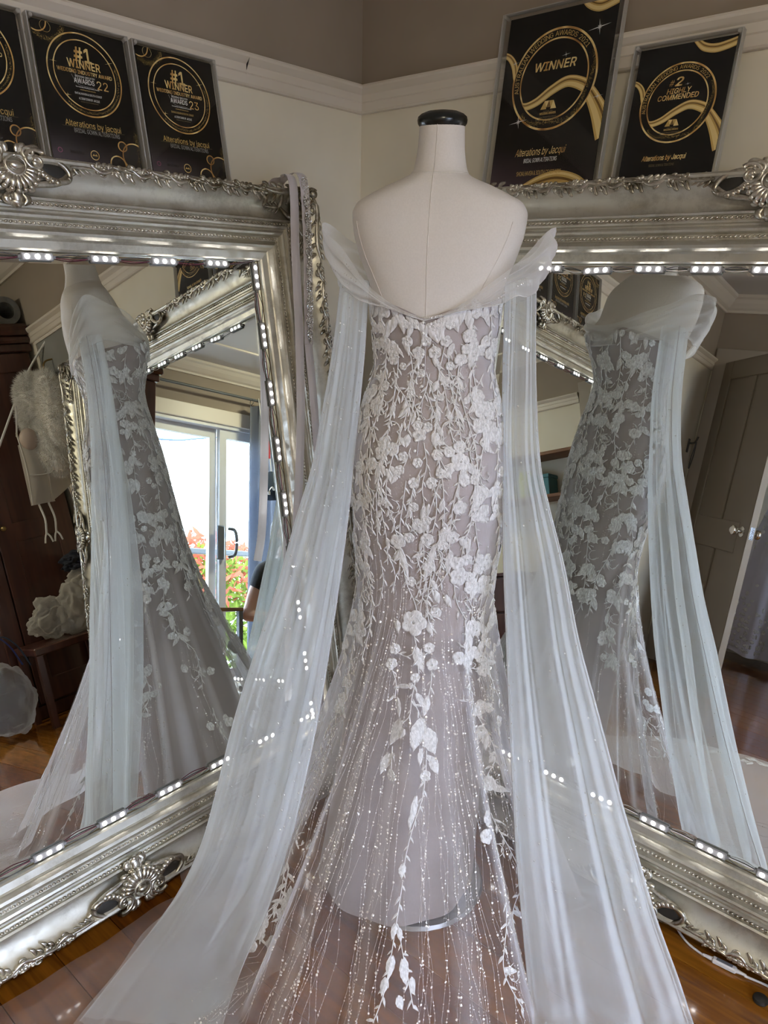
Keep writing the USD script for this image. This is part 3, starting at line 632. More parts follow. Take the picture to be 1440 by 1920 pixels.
    if first:
        L('Alterations by Jacqui', 1.095, .058, .48, gold, .47, False, .3); L('BRIDAL GOWN ALTERATIONS', 1.165, .034, .32, white_p, .48, False, .1); L('SHOALHAVEN & SOUTH COAST NSW', 1.268, .035, .43, gold_mid, .48)
        st = ((.86, .20, .10), (.21, .84, .09), (.93, .72, .05), (.10, .36, .04), (.59, .36, .04))
    else:
        L('Alterations by Jacqui', 1.075, .05, .47, gold, .47, True, .2); L('BRIDAL GOWN ALTERATIONS', 1.15, .026, .27, gold_dim, .46, False, .1); st = ((.58, .36, .03),)
        a2 = np.linspace(0, 2 * PI, 50)
        for r_ in (.07, .09, .11): add(p, 'gold_bubble', [extr(Polygon(np.stack([X(.06) + r_ * 1.4 * w * np.cos(a2), Y(1.40) + r_ * w * np.sin(a2)], 1)).difference(Polygon(np.stack([X(.06) + r_ * 1.37 * w * np.cos(a2), Y(1.40) + (r_ - .004) * w * np.sin(a2)], 1))).intersection(cut), .0001, Z1)], gold_dim)
    add(p, 'print_sparkle', sum([star(X(x), Y(y), r_ * w, Z1 + .0003, .15) for x, y, r_ in st], []), white_p)
    g = np.random.default_rng(21 + first); pts = []
    for k in range(700):
        a = g.uniform(-2.4, .5); rr = (ro + ri) / 2 + g.normal(0, .010) + .02 * math.sin(a * 5); pts.append((X(.5) + rr * w * math.cos(a), Y(cy) + rr * w * math.sin(a)))
    add(p, 'glitter_dust', dots(pts, .0020 * w, Z1), gold_mid, kind='stuff')
    return t
def lean_left(u, H_, x0=.079, x1=.022, z=1.657):
    s = (x0 - x1) / H_; c = math.sqrt(1 - s * s); return frame([0, 1, 0], [-s, 0, c], [c, 0, s], [x0, -u, z])
def lean_right(u, H_, y0=.083, y1=.022, z=1.664):
    s = (y0 - y1) / H_; c = math.sqrt(1 - s * s); return frame([1, 0, 0], [0, s, c], [0, -c, s], [u, -y0, z])
left_plaque('black and gold plaque with gold year 23, nearest the room corner on left mirror', lean_left(.690, .318), '23', gold)
left_plaque('black and gold award plaque with year 22, middle of three on the left mirror', lean_left(.934, .318), '22', gold)
left_plaque('black and gold award plaque with yellow 21, cut by the left edge of the photo', lean_left(1.178, .318), '21', gold_hi)
left_plaque('black and gold plaque with year 20, fourth from the room corner', lean_left(1.422, .318), '20', gold_hi)
left_plaque('black and gold plaque with year 19, fifth and furthest from the room corner', lean_left(1.672, .318), '19', gold_hi)
right_plaque('tall black and gold award plaque reading winner on the right mirror', lean_right(.700, .445), .297, .42, .335, .445, True)
right_plaque('smaller black and gold award plaque reading highly commended on the right mirror', lean_right(1.022, .318), .216, .300, .240, .318, False)
# ================================================================== DRESS FORM AND GOWN
GO = A([.819, -.638, 0.0]); gx = A([.891, .454, 0]); gy = A([-.454, .891, 0])
MG = frame(gx, gy, [0, 0, 1], GO)                     # local: +y faces the room corner, the back (-y) faces the viewer
TAB = A([  # z, half width, front depth, back depth
    (1.738, .043, .046, .046), (1.70, .0445, .047, .048), (1.668, .049, .050, .055), (1.650, .055, .053, .062), (1.640, .072, .056, .068), (1.628, .102, .060, .074), (1.612, .136, .064, .080),
    (1.596, .163, .068, .085), (1.576, .172, .076, .089), (1.547, .169, .086, .094), (1.497, .155, .106, .098), (1.456, .138, .125, .097), (1.415, .127, .132, .093), (1.373, .125, .124, .088),
    (1.32, .120, .104, .081), (1.283, .1195, .093, .078), (1.249, .128, .091, .084), (1.187, .145, .096, .104), (1.118, .157, .101, .121), (1.047, .162, .104, .126), (.993, .1625, .105, .122),
    (.914, .158, .106, .115), (.839, .150, .108, .112), (.768, .148, .112, .118), (.70, .150, .118, .125)])[::-1]
from scipy.interpolate import PchipInterpolator
Bp = [PchipInterpolator(TAB[:, 0], TAB[:, i]) for i in (1, 2, 3)]
def body(phi, z, off=0.0):
    phi, z = np.broadcast_arrays(np.asarray(phi, float), np.asarray(z, float)); zc = np.clip(z, .70, 1.738)
    a = Bp[0](zc) + off; c, s = np.cos(phi), np.sin(phi); b = np.where(s > 0, Bp[1](zc), Bp[2](zc)) + off
    n = 2.0 + .55 * sm(zc, 1.30, 1.50) * (1 - sm(zc, 1.60, 1.66))
    r = (np.abs(c / a) ** n + np.abs(s / b) ** n) ** (-1 / n)
    bust = .020 * np.exp(-((z - 1.425) / .05) ** 2) * (np.exp(-((phi - PI / 2 - .62) / .38) ** 2) + np.exp(-((phi - PI / 2 + .62) / .38) ** 2) - .55 * np.exp(-((phi - PI / 2) / .25) ** 2))
    seat = .010 * np.exp(-((z - 1.05) / .09) ** 2) * (np.exp(-((phi + PI / 2 - .5) / .35) ** 2) + np.exp(-((phi + PI / 2 + .5) / .35) ** 2))
    r = r + bust + seat
    return np.stack([r * c, r * s, z], -1)
KN = .80                                              # where the skirt leaves the body
def back_w(phi): return np.clip(.5 - .5 * np.sin(phi), 0, 1)    # 1 at the back, 0 at the front
def folds(phi):
    return .55 * np.sin(13 * phi + 1.1 + .8 * np.sin(2 * phi)) + .38 * np.sin(21 * phi + .4 + 1.3 * np.sin(3 * phi)) + .25 * np.sin(7 * phi + 2.2)
def skirt(phi, t, off=0.0):
    """t 0..1 hangs from the knee to the floor, 1..2 trails along it"""
    phi, t = np.broadcast_arrays(np.asarray(phi, float), np.asarray(t, float))
    w = back_w(phi) ** 7; P0 = body(phi, np.full_like(t, KN), .005); r0_ = np.hypot(P0[..., 0], P0[..., 1])
    Rf = .35 + .03 * np.cos(phi) ** 2 + .25 * w; ext = .06 + .10 * np.cos(phi) ** 2 + .85 * w ** 1.2
    h = np.clip(t, 0, 1); e = np.clip(t - 1, 0, 1); p = 1.45 - .15 * w
    r = r0_ + (Rf - r0_) * h ** p
    amp = .046 * h ** 1.1 * (1 - .45 * e); F = folds(phi)
    r = r + amp * F + ext * e + off
    z = KN * (1 - h); z = np.where(t > .9, np.maximum(z, .012 + .010 * (1 + F) * np.minimum(1, np.clip(t - .85, 0, 1) * 4)), z)
    return np.stack([r * np.cos(phi), r * np.sin(phi), z + np.where(t >= 1, off, 0)], -1)
def surf(phi, z, off=0.0):
    phi, z = np.broadcast_arrays(np.asarray(phi, float), np.asarray(z, float))
    return np.where((z >= KN)[..., None], body(phi, z, .005 + off), skirt(phi, np.where(z > 0, 1 - z / KN, 1 - z / .9), off))

form_m = noisy('form_calico', (.66, .61, .56), (.69, .64, .59), 300, .85, .10, dist=.0004)
seam_m = plain('form_seam', (.66, .61, .56), .85)
cap_m = plain('form_cap', (.008, .010, .010), .22)
form = thing('dress_form', 'cream cloth covered dress form with a black neck cap, wearing the lace gown', 'dress form', MG)
ph = np.linspace(-PI, PI, 97)[:-1]
zz = np.concatenate([np.linspace(.72, 1.52, 60), np.linspace(1.53, 1.738, 50)])
P = body(ph[None, :], zz[:, None])
tor = grid_mesh(P, closed_v=True)
n_ = len(zz); v = np.vstack([tor.vertices, [[0, 0, .72], [0, 0, 1.738]]]); k = 96
f = [[n_ * k, (j + 1) % k, j] for j in range(k)] + [[n_ * k + 1, (n_ - 1) * k + j, (n_ - 1) * k + (j + 1) % k] for j in range(k)]
obj('torso', trimesh.Trimesh(v, np.vstack([tor.faces, f]), process=False), form_m, form, smooth=45)
cap = lathe([(0, -.006), (.030, -.006), (.043, -.005), (.0465, .0), (.0475, .006), (.046, .012), (.040, .017), (.028, .0215), (.012, .0235), (0, .024)], 40); cap.apply_transform(T(0, 0, 1.738) @ Rx(.10) @ np.diag([1, 1.08, 1, 1]))
obj('neck_cap', cap, cap_m, form, smooth=40)
def seam(path, r=.0009, off=.0001): return tube(body(path[:, 0], path[:, 1], off), r, 5)
zs = np.linspace(1.736, 1.30, 60)
obj('seam_line', seam(np.stack([np.full(60, -PI / 2), zs], 1)), seam_m, form, smooth=True)
for s in (1, -1):
    q = bez([(-PI / 2 + s * 1.22, 1.560), (-PI / 2 + s * 1.15, 1.52), (-PI / 2 + s * 1.02, 1.46), (-PI / 2 + s * .86, 1.40), (-PI / 2 + s * .7, 1.34)], 12)
    obj('seam_line', seam(q), seam_m, form, smooth=True)
    q = bez([(PI / 2 + s * 1.22, 1.575), (PI / 2 + s * 1.15, 1.53), (PI / 2 + s * .9, 1.47), (PI / 2 + s * .66, 1.42)], 12)
    obj('seam_line', seam(q), seam_m, form, smooth=True)
obj('seam_line', seam(np.stack([np.linspace(-PI, PI, 60), np.full(60, 1.652) + .006 * np.sin(np.linspace(-PI, PI, 60))], 1), .0009), seam_m, form, smooth=True)
obj('stand', [lathe([(0, .0), (.016, .0), (.016, .73), (0, .73)], 16), lathe([(0, .0), (.17, .0), (.175, .006), (.17, .014), (.03, .03), (.018, .06), (0, .06)], 32)], plain('stand_steel', (.35, .34, .33), .35, metallic=.8), form, smooth=30)

# ---- fabrics
def tulle(name, col, lo, hi, rough=.9, glit=0.0):
    n = {'lw': ('layer_weight', {'blend': .55}), 'r': ('map_range', {'from_min': .15, 'from_max': .95, 'to_min': lo, 'to_max': hi, 'clamp': True}), 'd': ('diffuse_bsdf', {'color': col}), 'tl': ('translucent_bsdf', {'color': col}),
         'mx': ('mix_closure', {'fac': .5}), 't': ('transparent_bsdf', {'color': (1, 1, 1)}), 'm': ('mix_closure', {})}
    return mat(name, n, [('lw.facing', 'r.value'), ('r.result', 'm.fac'), ('d.BSDF', 'mx.closure1'), ('tl.BSDF', 'mx.closure2'), ('t.BSDF', 'm.closure1'), ('mx.closure', 'm.closure2')], surface='m.closure')
tul_sleeve = tulle('tulle_sleeve', (.93, .97, 1.0), .31, .95)
tul_skirt = tulle('tulle_skirt', (.94, .93, .97), .15, .92)
tul_band = tulle('tulle_band', (.92, .92, .92), .40, .95)
tul_veil = tulle('tulle_train', (.90, .88, .88), .10, .32)
lining_m = noisy('gown_lining', (.345, .295, .282), (.39, .335, .318), 9, .55, sheen_weight=.3)
lace_m = noisy('lace_embroidery', (.57, .56, .56), (.77, .76, .765), 260, .55, .5, dist=.0008, bscale=500, stretch=(1, 1, .35), lo=.38, hi=.62)
lace_thin = plain('lace_cord', (.72, .71, .71), .55)
seq_m = mat('sequin', {'ri': ('geometry', {}), 'h': ('hsv', {'saturation': .35, 'value': 1.0, 'color': (.72, .84, .92)}), 'p': ('principled_bsdf', {'metallic': .25, 'roughness': .16, 'specular_ior_level': 1.0})},
            [('ri.random_per_island', 'h.hue'), ('h.color', 'p.base_color')])
pearl_m = plain('pearl', (.84, .83, .82), .15, coat_weight=.6)
thread_m = plain('bead_thread', (.55, .53, .55), .5)

gown = thing('wedding_gown', 'white lace mermaid wedding gown with long tulle cape sleeves on a dress form', 'wedding gown', MG)
# lining: follows the body to the knee, then hangs as a narrow slip that stops above the floor
ph = np.linspace(-PI, PI, 129)[:-1]
def ztop(phi):
    s = np.sin(phi); c = np.abs(np.cos(phi))
    back = 1.381 + .040 * c ** 1.2 + .012 * c * (1 - c); front = 1.455 - .03 * c - .028 * np.exp(-((phi - PI / 2) / .22) ** 2)
    return np.where(s < 0, back, front * sm(s, 0, .5) + 1.421 * (1 - sm(s, 0, .5)))
rows = []
for q in np.linspace(0, 1, 64):
    z = ztop(ph) * (1 - q) + .72 * q; rows.append(body(ph, z, .003))
rl = np.hypot(rows[-1][:, 0], rows[-1][:, 1])
for q in np.linspace(0, 1, 24)[1:]:
    z = .72 * (1 - q) + .035 * q; rr = rl + (.190 - rl) * q ** 1.1 + .004 * q * np.sin(9 * ph + 1); rows.append(np.stack([rr * np.cos(ph) - .045 * q ** 1.3, rr * np.sin(ph) - .01 * q, np.full_like(ph, z)], -1))
obj('lining', grid_mesh(np.stack(rows), closed_v=True), lining_m, gown, smooth=True)
# outer skirt and train
ph = np.linspace(-PI, PI, 421)[:-1]
tt = np.concatenate([np.linspace(0, 1, 44), np.linspace(1, 2, 26)[1:]])
upz = np.linspace(0, 1, 50)[:, None]; upr = body(ph[None, :], (ztop(ph) - .01)[None] * (1 - upz) + (KN + .004) * upz, .0046)
obj('skirt', grid_mesh(np.concatenate([upr, skirt(ph[None, :], tt[:, None])]), closed_v=True), tul_skirt, gown, smooth=True)
# off the shoulder drape
ph = np.linspace(-PI / 2, 1.5 * PI, 221)[:-1]; c, s = np.abs(np.cos(ph)), np.sin(ph); fr = sm(s, -.2, .6)
rows = []
for q in np.linspace(0, 1, 22):
    a = (.192 + .036 * math.sin(q * PI * .60)) * np.ones_like(ph); b = np.where(s > 0, .142 + .010 * q, .098 + .004 * q)
    zb = 1.379 + .052 * c; zf = 1.388 + .040 * c ** 1.5; zt = 1.386 + .172 * c ** 1.7; zft = 1.448 + .104 * c ** 2
    zlo, zhi = zb * (1 - fr) + zf * fr, zt * (1 - fr) + zft * fr
    z = zlo * (1 - q) + zhi * q; pl = .0030 * np.sin(q * 21 + 3 * np.sin(ph * 2) + ph * 1.5) * (.35 + c)
    x = a * np.cos(ph) * (1 + .02 * np.sin(5 * ph + q * 4)) ; y = (b + pl) * s - .01 * c
    rows.append(np.stack([x + pl * np.sign(np.cos(ph)) * 1.2, y, z + .004 * np.sin(9 * ph + 5 * q) * c], -1))
band = obj('shoulder_drape', grid_mesh(np.stack(rows), closed_v=True), tul_band, gown, smooth=True)
bandP = np.stack(rows)
obj('drape_hem', tube(np.vstack([bandP[0], bandP[0][:1]]), .0008, 5), lace_thin, band, smooth=True)
# cape sleeves: open tubes of tulle from the drape to the floor (edges as points in the room)
RO = [[.972, -.511, 1.46], [.992, -.519, 1.276], [1.027, -.536, 1.107], [1.06, -.54, 1.012], [1.107, -.542, .896], [1.162, -.554, .75], [1.222, -.562, .617], [1.3, -.575, .447], [1.349, -.582, .349], [1.407, -.592, .235], [1.466, -.597, .133], [1.512, -.604, .051], [1.589, -.674, .014]]
RI = [[.924, -.55, 1.455], [.939, -.56, 1.274], [.959, -.576, 1.136], [.982, -.594, 1.007], [1.006, -.613, .888], [1.04, -.637, .738], [1.074, -.663, .6], [1.122, -.698, .422], [1.151, -.719, .319], [1.19, -.743, .197], [1.226, -.765, .088], [1.256, -.789, .03], [1.343, -.902, .014]]
LO = [[.667, -.755, 1.455], [.659, -.769, 1.318], [.648, -.797, 1.153], [.642, -.815, 1.063], [.627, -.841, .97], [.607, -.887, .805], [.585, -.933, .66], [.565, -.983, .499], [.554, -1.029, .337], [.542, -1.069, .21], [.511, -1.127, .08], [.522, -1.242, .018], [.589, -1.409, .014]]
LI = [[.712, -.72, 1.45], [.712, -.733, 1.288], [.716, -.757, 1.135], [.72, -.773, 1.046], [.725, -.79, .957], [.73, -.82, .821], [.736, -.854, .684], [.741, -.894, .535], [.743, -.941, .385], [.742, -.985, .259], [.733, -1.041, .12], [.738, -1.116, .03], [.821, -1.241, .014]]
def to_local(P): return (np.asarray(P) - GO) @ np.stack([gx, gy, [0, 0, 1.0]]).T
def sleeve(E0, E1, seed, nth=168):
    a, b = bez(to_local(E0), 8), bez(to_local(E1), 8); n = len(a)
    t = np.linspace(0, 1, n); th = np.linspace(0, 2 * PI, nth + 1)[:-1]
    mid, w = (a + b) / 2, (b - a); wl = np.linalg.norm(w, axis=1, keepdims=True); wd = w / wl
    dd = np.cross(wd, A([0, 0, 1.0])); dd /= np.linalg.norm(dd, axis=1, keepdims=True)
    dep = np.interp(t, [0, .1, .5, .85, 1], [.030, .032, .055, .05, .012])
    P = np.zeros((n, nth, 3)); k1, k2, k3 = 5, 8, 13
    for i in range(n):
        amp = np.interp(t[i], [0, .15, .6, 1], [.10, .14, .17, .14])
        sk = lambda x: np.sin(x + .75 * np.sin(x))
        f = .5 * sk(k1 * th + seed + 2.0 * t[i]) + .40 * sk(k2 * th + 2.1 * seed - 1.2 * t[i]) + .30 * sk(k3 * th + .7 * seed + .8 * t[i])
        cx = np.sign(np.cos(th)) * np.abs(np.cos(th)) ** .85
        P[i] = mid[i] + (wd[i] * (wl[i] / 2)) * cx[:, None] + dd[i] * (dep[i] * (np.sin(th) * (1 + .3 * f) + amp * 3.2 * f * np.abs(np.sin(th))))[:, None] + wd[i] * (wl[i] * .5 * amp * .35 * np.sin(k2 * th + 1.7 + seed) * np.abs(np.sin(th)))[:, None]
    P[..., 2] = np.maximum(P[..., 2], .010 + .008 * np.sin(th * 5)[None, :] ** 2)
    return P
def lobe_points(P, n, r, skip=10):
    out = []
    for _ in range(n):
        i, j = r.integers(0, P.shape[0] - skip), r.integers(0, P.shape[1]); out.append(P[i, j])
    return A(out)
for nm, E0, E1, sd in (('right', RI, RO, 1.3), ('left', LI, LO, 2.7)):
    SP = sleeve(E0, E1, sd)
    sl = obj('cape_sleeve', grid_mesh(SP, closed_v=True), tul_sleeve, gown, smooth=True)
    r = np.random.default_rng(int(sd * 10)); pts = lobe_points(SP, 320, r, 16)
    pts = pts[(pts[:, 2] > .25)]
    obj('pearls', lumps(pts, [(q, q, q) for q in r.uniform(.0010, .0021, len(pts))]), pearl_m, sl, smooth=True, kind='stuff')
    obj('sleeve_hem', [tube(SP[:, j], .0010, 4) for j in (0, 84)], thread_m, sl, smooth=True)
# the sleeve train spread over the boards beside the left mirror
ex = [(.52, -1.02), (.455, -1.12), (.445, -1.25), (.450, -1.40), (.455, -1.55), (.50, -1.72)]; inn = [(.80, -1.02), (.80, -1.12), (.84, -1.22), (.90, -1.34), (.98, -1.46), (1.08, -1.6)]
ea, eb = bez(ex, 14), bez(inn, 14); u = np.linspace(0, 1, 60)
P = np.zeros((len(ea), 60, 3)); P[..., :2] = ea[:, None] * (1 - u)[None, :, None] + eb[:, None] * u[None, :, None]
xs = np.stack([P[..., 0] * 5, P[..., 1] * 5, np.zeros(P.shape[:2])], -1)
P[..., 2] = .006 + .030 * meshkit.fbm(xs * 1.3, 3, 5) ** 2 + .010 * np.abs(np.sin(14 * (P[..., 0] * .8 + P[..., 1] * .5) + 2 * meshkit.fbm(xs, 2, 9))) ** 3
obj('train_veil', grid_mesh(to_local(P.reshape(-1, 3)).reshape(P.shape)), tul_veil, gown, smooth=True)
# zip and buttons down the centre back
zs = np.linspace(1.375, 1.12, 40)
obj('back_zip', tube(body(np.full(40, -PI / 2), zs, .0045), .0011, 4), thread_m, gown, smooth=True)
for z in np.linspace(1.375, 1.13, 13): obj('button', ell(body(-PI / 2 - .035, z, .0075), (.0032, .0032, .0032), 1), pearl_m, gown, smooth=True)
# ================================================================== THE REST OF THE ROOM, seen in the mirrors
frame_w = plain('window_frame_white', (.70, .72, .74), .35)
pane_m = pane('window_pane', (.96, .98, .98), .01)
grey_pl = plain('handle_grey', (.10, .11, .12), .4)
win = thing('window_1', None, None, kind='structure')
for i, (b0, b1) in enumerate(((DY0, -1.86), (-1.86, DY1))):
    xo = RX + .02 + .045 * i; fw_ = .062
    obj('sash', uni([box(xo, xo + .04, b0, b0 + fw_, .03, DZ - .03), box(xo, xo + .04, b1 - fw_, b1, .03, DZ - .03), box(xo, xo + .04, b0, b1, .03, .12), box(xo, xo + .04, b0, b1, DZ - .10, DZ - .03)]), frame_w, win)
    obj('glass_pane', box(xo + .017, xo + .023, b0 + fw_ - .01, b1 - fw_ + .01, .11, DZ - .09), pane_m, win)
obj('window_frame', uni([box(RX - .004, RX + .125, DY0 - .0, DY0 + .03, 0, DZ), box(RX - .004, RX + .125, DY1 - .03, DY1, 0, DZ), box(RX - .004, RX + .125, DY0, DY1, DZ - .03, DZ), box(RX - .004, RX + .125, DY0, DY1, 0, .03)]), frame_w, win)
obj('casing', uni([box(RX - .02, RX, DY0 - .09, DY0 + .005, 0, DZ + .10), box(RX - .02, RX, DY1 - .005, DY1 + .09, 0, DZ + .10), box(RX - .022, RX, DY0 - .09, DY1 + .09, DZ - .005, DZ + .11, .004)]), trim_w, win)
hd = obj('door_handle', [box(RX - .012, RX + .016, -1.89, -1.83, .93, 1.19, .008), tube(bez([(RX - .01, -1.925, 1.17), (RX - .05, -1.955, 1.15), (RX - .06, -1.965, 1.06), (RX - .05, -1.955, .97), (RX - .01, -1.925, .95)], 10), .012, 8)], grey_pl, win, smooth=35)

# curtains on a rod
cur_m = mat('curtain_slate', {'t': ('translucent_bsdf', {'color': (.20, .23, .30)}), 'd': ('diffuse_bsdf', {'color': (.20, .215, .25)}), 'm': ('mix_closure', {'fac': .22})}, [('d.BSDF', 'm.closure1'), ('t.BSDF', 'm.closure2')], surface='m.closure')
def curtain(x0, y0, y1, z0, z1, waves, amp, seed, gather=0.0):
    ys, zs_ = np.linspace(0, 1, 160), np.linspace(0, 1, 30)
    U, V = np.meshgrid(ys, zs_, indexing='ij')
    yy = y0 + (y1 - y0) * (U + gather * (1 - V) * .03 * np.sin(8 * U + seed))
    xx = x0 + amp * (.75 + .25 * (1 - V)) * np.sin(2 * PI * waves * U + seed + .6 * np.sin(5 * U + 2 * V)) * .5
    return grid_mesh(np.stack([xx, yy, z0 + (z1 - z0) * V], -1))
c = thing('curtain', 'slate grey curtain drawn back beside the glass sliding door', 'curtain')
obj('curtain_fabric', curtain(RX - .10, -2.72, -2.04, .03, 2.15, 6.5, .075, 1, 1), cur_m, c, smooth=True)
for k in range(6): obj('curtain_ring', tube([(RX - .10 + .022 * math.cos(a), -2.70 + .125 * k, 2.175 + .022 * math.sin(a)) for a in np.linspace(0, 2 * PI, 18)], .0025, 5), grey_pl, c)
rod = thing('curtain_rod', 'dark curtain rod above the glass sliding door', 'curtain rod')
obj('rod', tube([(RX - .10, -2.9, 2.195), (RX - .10, -0.86, 2.195)], .011, 12), grey_pl, rod, smooth=40)
for y in (-2.88, -0.88): obj('finial', ell((RX - .10, y, 2.195), (.02, .02, .02), 2), grey_pl, rod, smooth=True)
for y in (-2.80, -1.10): obj('bracket', box(RX - .105, RX + .0, y - .008, y + .008, 2.18, 2.198), grey_pl, rod)

# outside: lawn, veranda rail, photinia bush, power line
obj('ground_outside', box(RX + .13, 60, -45, 30, -.9, -.8), noisy('paving', (.22, .20, .18), (.30, .28, .25), 3, .9), kind='structure')
deck = thing('veranda_rail', 'dark veranda railing outside the glass sliding door', 'railing')
obj('handrail', box(4.68, 4.74, -4.2, .6, 1.10, 1.15, .008), grey_pl, deck)
for y in np.arange(-4.1, .7, 1.55): obj('post', box(4.69, 4.73, y - .02, y + .02, -.82, 1.10), grey_pl, deck)
def leaf_cloud(cen, rad, n, size, seed, z_keep=None):
    r = np.random.default_rng(seed); d = r.normal(size=(n, 3)); d /= np.linalg.norm(d, axis=1, keepdims=True); p = A(cen) + d * A(rad) * r.uniform(.55, 1.0, (n, 1)) ** .6
    p += (meshkit.fbm(p * 1.4, 3, seed)[:, None] - .5) * d * .7
    if z_keep is not None: p = p[z_keep(p[:, 2])]
    n = len(p); a, b = r.normal(size=(n, 3)), r.normal(size=(n, 3)); a /= np.linalg.norm(a, axis=1, keepdims=True); b -= (b * a).sum(1, keepdims=True) * a; b /= np.linalg.norm(b, axis=1, keepdims=True); c_ = np.cross(a, b)
    s = size * r.uniform(.6, 1.3, (n, 1))
    V = np.stack([p - a * s, p + b * s * .38 + c_ * s * .1, p + a * s, p - b * s * .38 + c_ * s * .1], 1).reshape(-1, 3); k = np.arange(n)[:, None] * 4
    return trimesh.Trimesh(V, np.vstack([k + [0, 1, 2], k + [0, 2, 3]]), process=False)
def leafmat(name, col): return mat(name, {'d': ('diffuse_bsdf', {'color': col}), 't': ('translucent_bsdf', {'color': col}), 'm': ('mix_closure', {'fac': .4})}, [('d.BSDF', 'm.closure1'), ('t.BSDF', 'm.closure2')], surface='m.closure')
bush = thing('photinia_bush', 'photinia bush with red tips over yellow green leaves beyond the veranda rail', 'bush')
obj('foliage', leaf_cloud((8.2, -4.75, .35), (1.1, 1.15, 1.25), 5200, .085, 4), leafmat('leaf_green', (.22, .30, .05)), bush, kind='stuff')
obj('red_tips', leaf_cloud((8.2, -4.75, .42), (1.16, 1.2, 1.42), 3400, .075, 5, lambda z: z > .75), leafmat('leaf_red', (.46, .12, .07)), bush, kind='stuff')
obj('trunk', tube([(8.2, -4.75, -.82), (8.22, -4.7, 0), (8.2, -4.75, .6)], [.06, .05, .03], 8), back_wood, bush, smooth=True)
pl = thing('power_line', 'thin overhead power line crossing the sky outside the sliding door', 'power line')
obj('cable', tube(bez([(14, -3.0, 4.45), (15, -7.72, 4.95), (15.6, -9.9, 5.45), (18, -18, 7.4)], 8), .022, 6), plain('cable_blue', (.05, .08, .16), .6), pl)

# side table by the door
tb = thing('side_table', 'low side table with black metal legs before the sliding door', 'table')
obj('table_top', box(3.0, 3.36, -1.72, -1.36, .53, .555, .004), noisy('table_wood', (.16, .09, .05), (.22, .13, .07), 4, .4, stretch=(9, 1, 1)), tb)
for x in (3.02, 3.34):
    for y in (-1.70, -1.38): obj('leg', box(x - .016, x + .016, y - .016, y + .016, 0, .53), grey_pl, tb)
for y in (-1.70, -1.38): obj('stretcher', box(3.02, 3.34, y - .01, y + .01, .02, .045), grey_pl, tb)
# bag hung on the curtain
bag = thing('hanging_bag', 'dark round bag with white bow and red strap hanging before the curtain', 'bag')
navy = plain('navy_felt', (.02, .035, .06), .8); red_m = plain('red_cord', (.35, .03, .05), .6); wht = plain('white_ribbon', (.75, .74, .72), .6)
obj('pouch', lathe([(0, 1.38), (.05, 1.385), (.085, 1.42), (.09, 1.47), (.07, 1.53), (.035, 1.57), (.02, 1.60), (0, 1.60)], 24, (3.25, -2.15, 0)), navy, bag, smooth=True)
obj('strap', tube(bez([(3.25, -2.15, 1.59), (3.25, -2.135, 1.72), (3.255, -2.12, 1.80), (3.32, -2.12, 1.95), (3.385, -2.13, 2.21)], 8), .004, 6), wht, bag, smooth=True)
obj('red_tag', box(3.235, 3.24, -2.13, -2.10, 1.70, 1.84), red_m, bag)
for s in (-1, 1): obj('bow_loop', tube(bez([(3.165, -2.11, 1.44), (3.15, -2.11 + s * .03, 1.46), (3.15, -2.11 + s * .055, 1.43), (3.16, -2.11 + s * .05, 1.40)], 6), .009, 6, flat=.3), wht, bag, smooth=True)

# wardrobe in the corner
ward_m = noisy('wardrobe_wood', (.050, .016, .012), (.095, .034, .022), 3, .35, stretch=(7, 7, .7), coat_weight=.3)
wd = thing('wardrobe', 'dark red wood wardrobe in the corner beside the right-hand mirror', 'wardrobe')
WX, WY = 2.65, -0.84
obj('carcass', box(WX + .025, 3.36, WY, -.02, .06, 1.90), ward_m, wd)
obj('plinth', box(WX + .01, 3.37, WY - .01, -.012, 0, .07, .004), ward_m, wd)
obj('cornice', uni([box(WX - .0, 3.37, WY - .02, -.008, 1.90, 1.945, .006), box(WX - .02, 3.37, WY - .04, -.006, 1.945, 1.985, .012), box(WX - .04, 3.37, WY - .06, -.004, 1.985, 2.045, .02)]), ward_m, wd)
brass = plain('aged_brass', (.35, .24, .10), .3, metallic=.9)
for i in range(2):
    y0 = WY + .01 + i * .40; y1 = y0 + .395
    d = obj('door', uni([box(WX, WX + .024, y0, y1, .08, 1.89, .003)] + [box(WX - .008, WX + .004, a, b, z0, z1, .004) for a, b, z0, z1 in ((y0, y0 + .09, .08, 1.89), (y1 - .09, y1, .08, 1.89), (y0, y1, .08, .2), (y0, y1, .92, 1.02), (y0, y1, 1.79, 1.89))]), ward_m, wd)
    obj('knob', ell((WX - .022, (y1 - .035 if i == 0 else y0 + .035), 1.0), (.014, .014, .014), 2), brass, d, smooth=True)
# things on and around the wardrobe
cream = noisy('cream_cloth', (.50, .48, .44), (.58, .56, .52), 40, .8, .2)
def crumple(c_, r_, seed, sub=4, amp=.35, fq=5.0, flat=None):
    m = trimesh.creation.icosphere(sub); p = m.vertices.copy(); n = 1 + amp * (meshkit.fbm(p * fq / 2 + seed * 3.1, 4, seed) - .5) * 2 - amp * .5 * np.abs(np.sin(fq * meshkit.fbm(p + seed, 2, seed + 1) * 3))
    v = p * n[:, None] * A(r_) + A(c_)
    if flat is not None: v[:, 2] = np.maximum(v[:, 2], flat)
    return trimesh.Trimesh(v, m.faces, process=False)
t = thing('crumpled_bag', 'crumpled cream cloth bag on top of the dark wardrobe', 'bag'); obj('cloth', crumple((2.86, -.38, 2.15), (.14, .17, .13), 3, flat=2.047), cream, t, smooth=True)
t = thing('fabric_roll', 'round grey tube of rolled fabric lying on the wardrobe top', 'fabric roll')
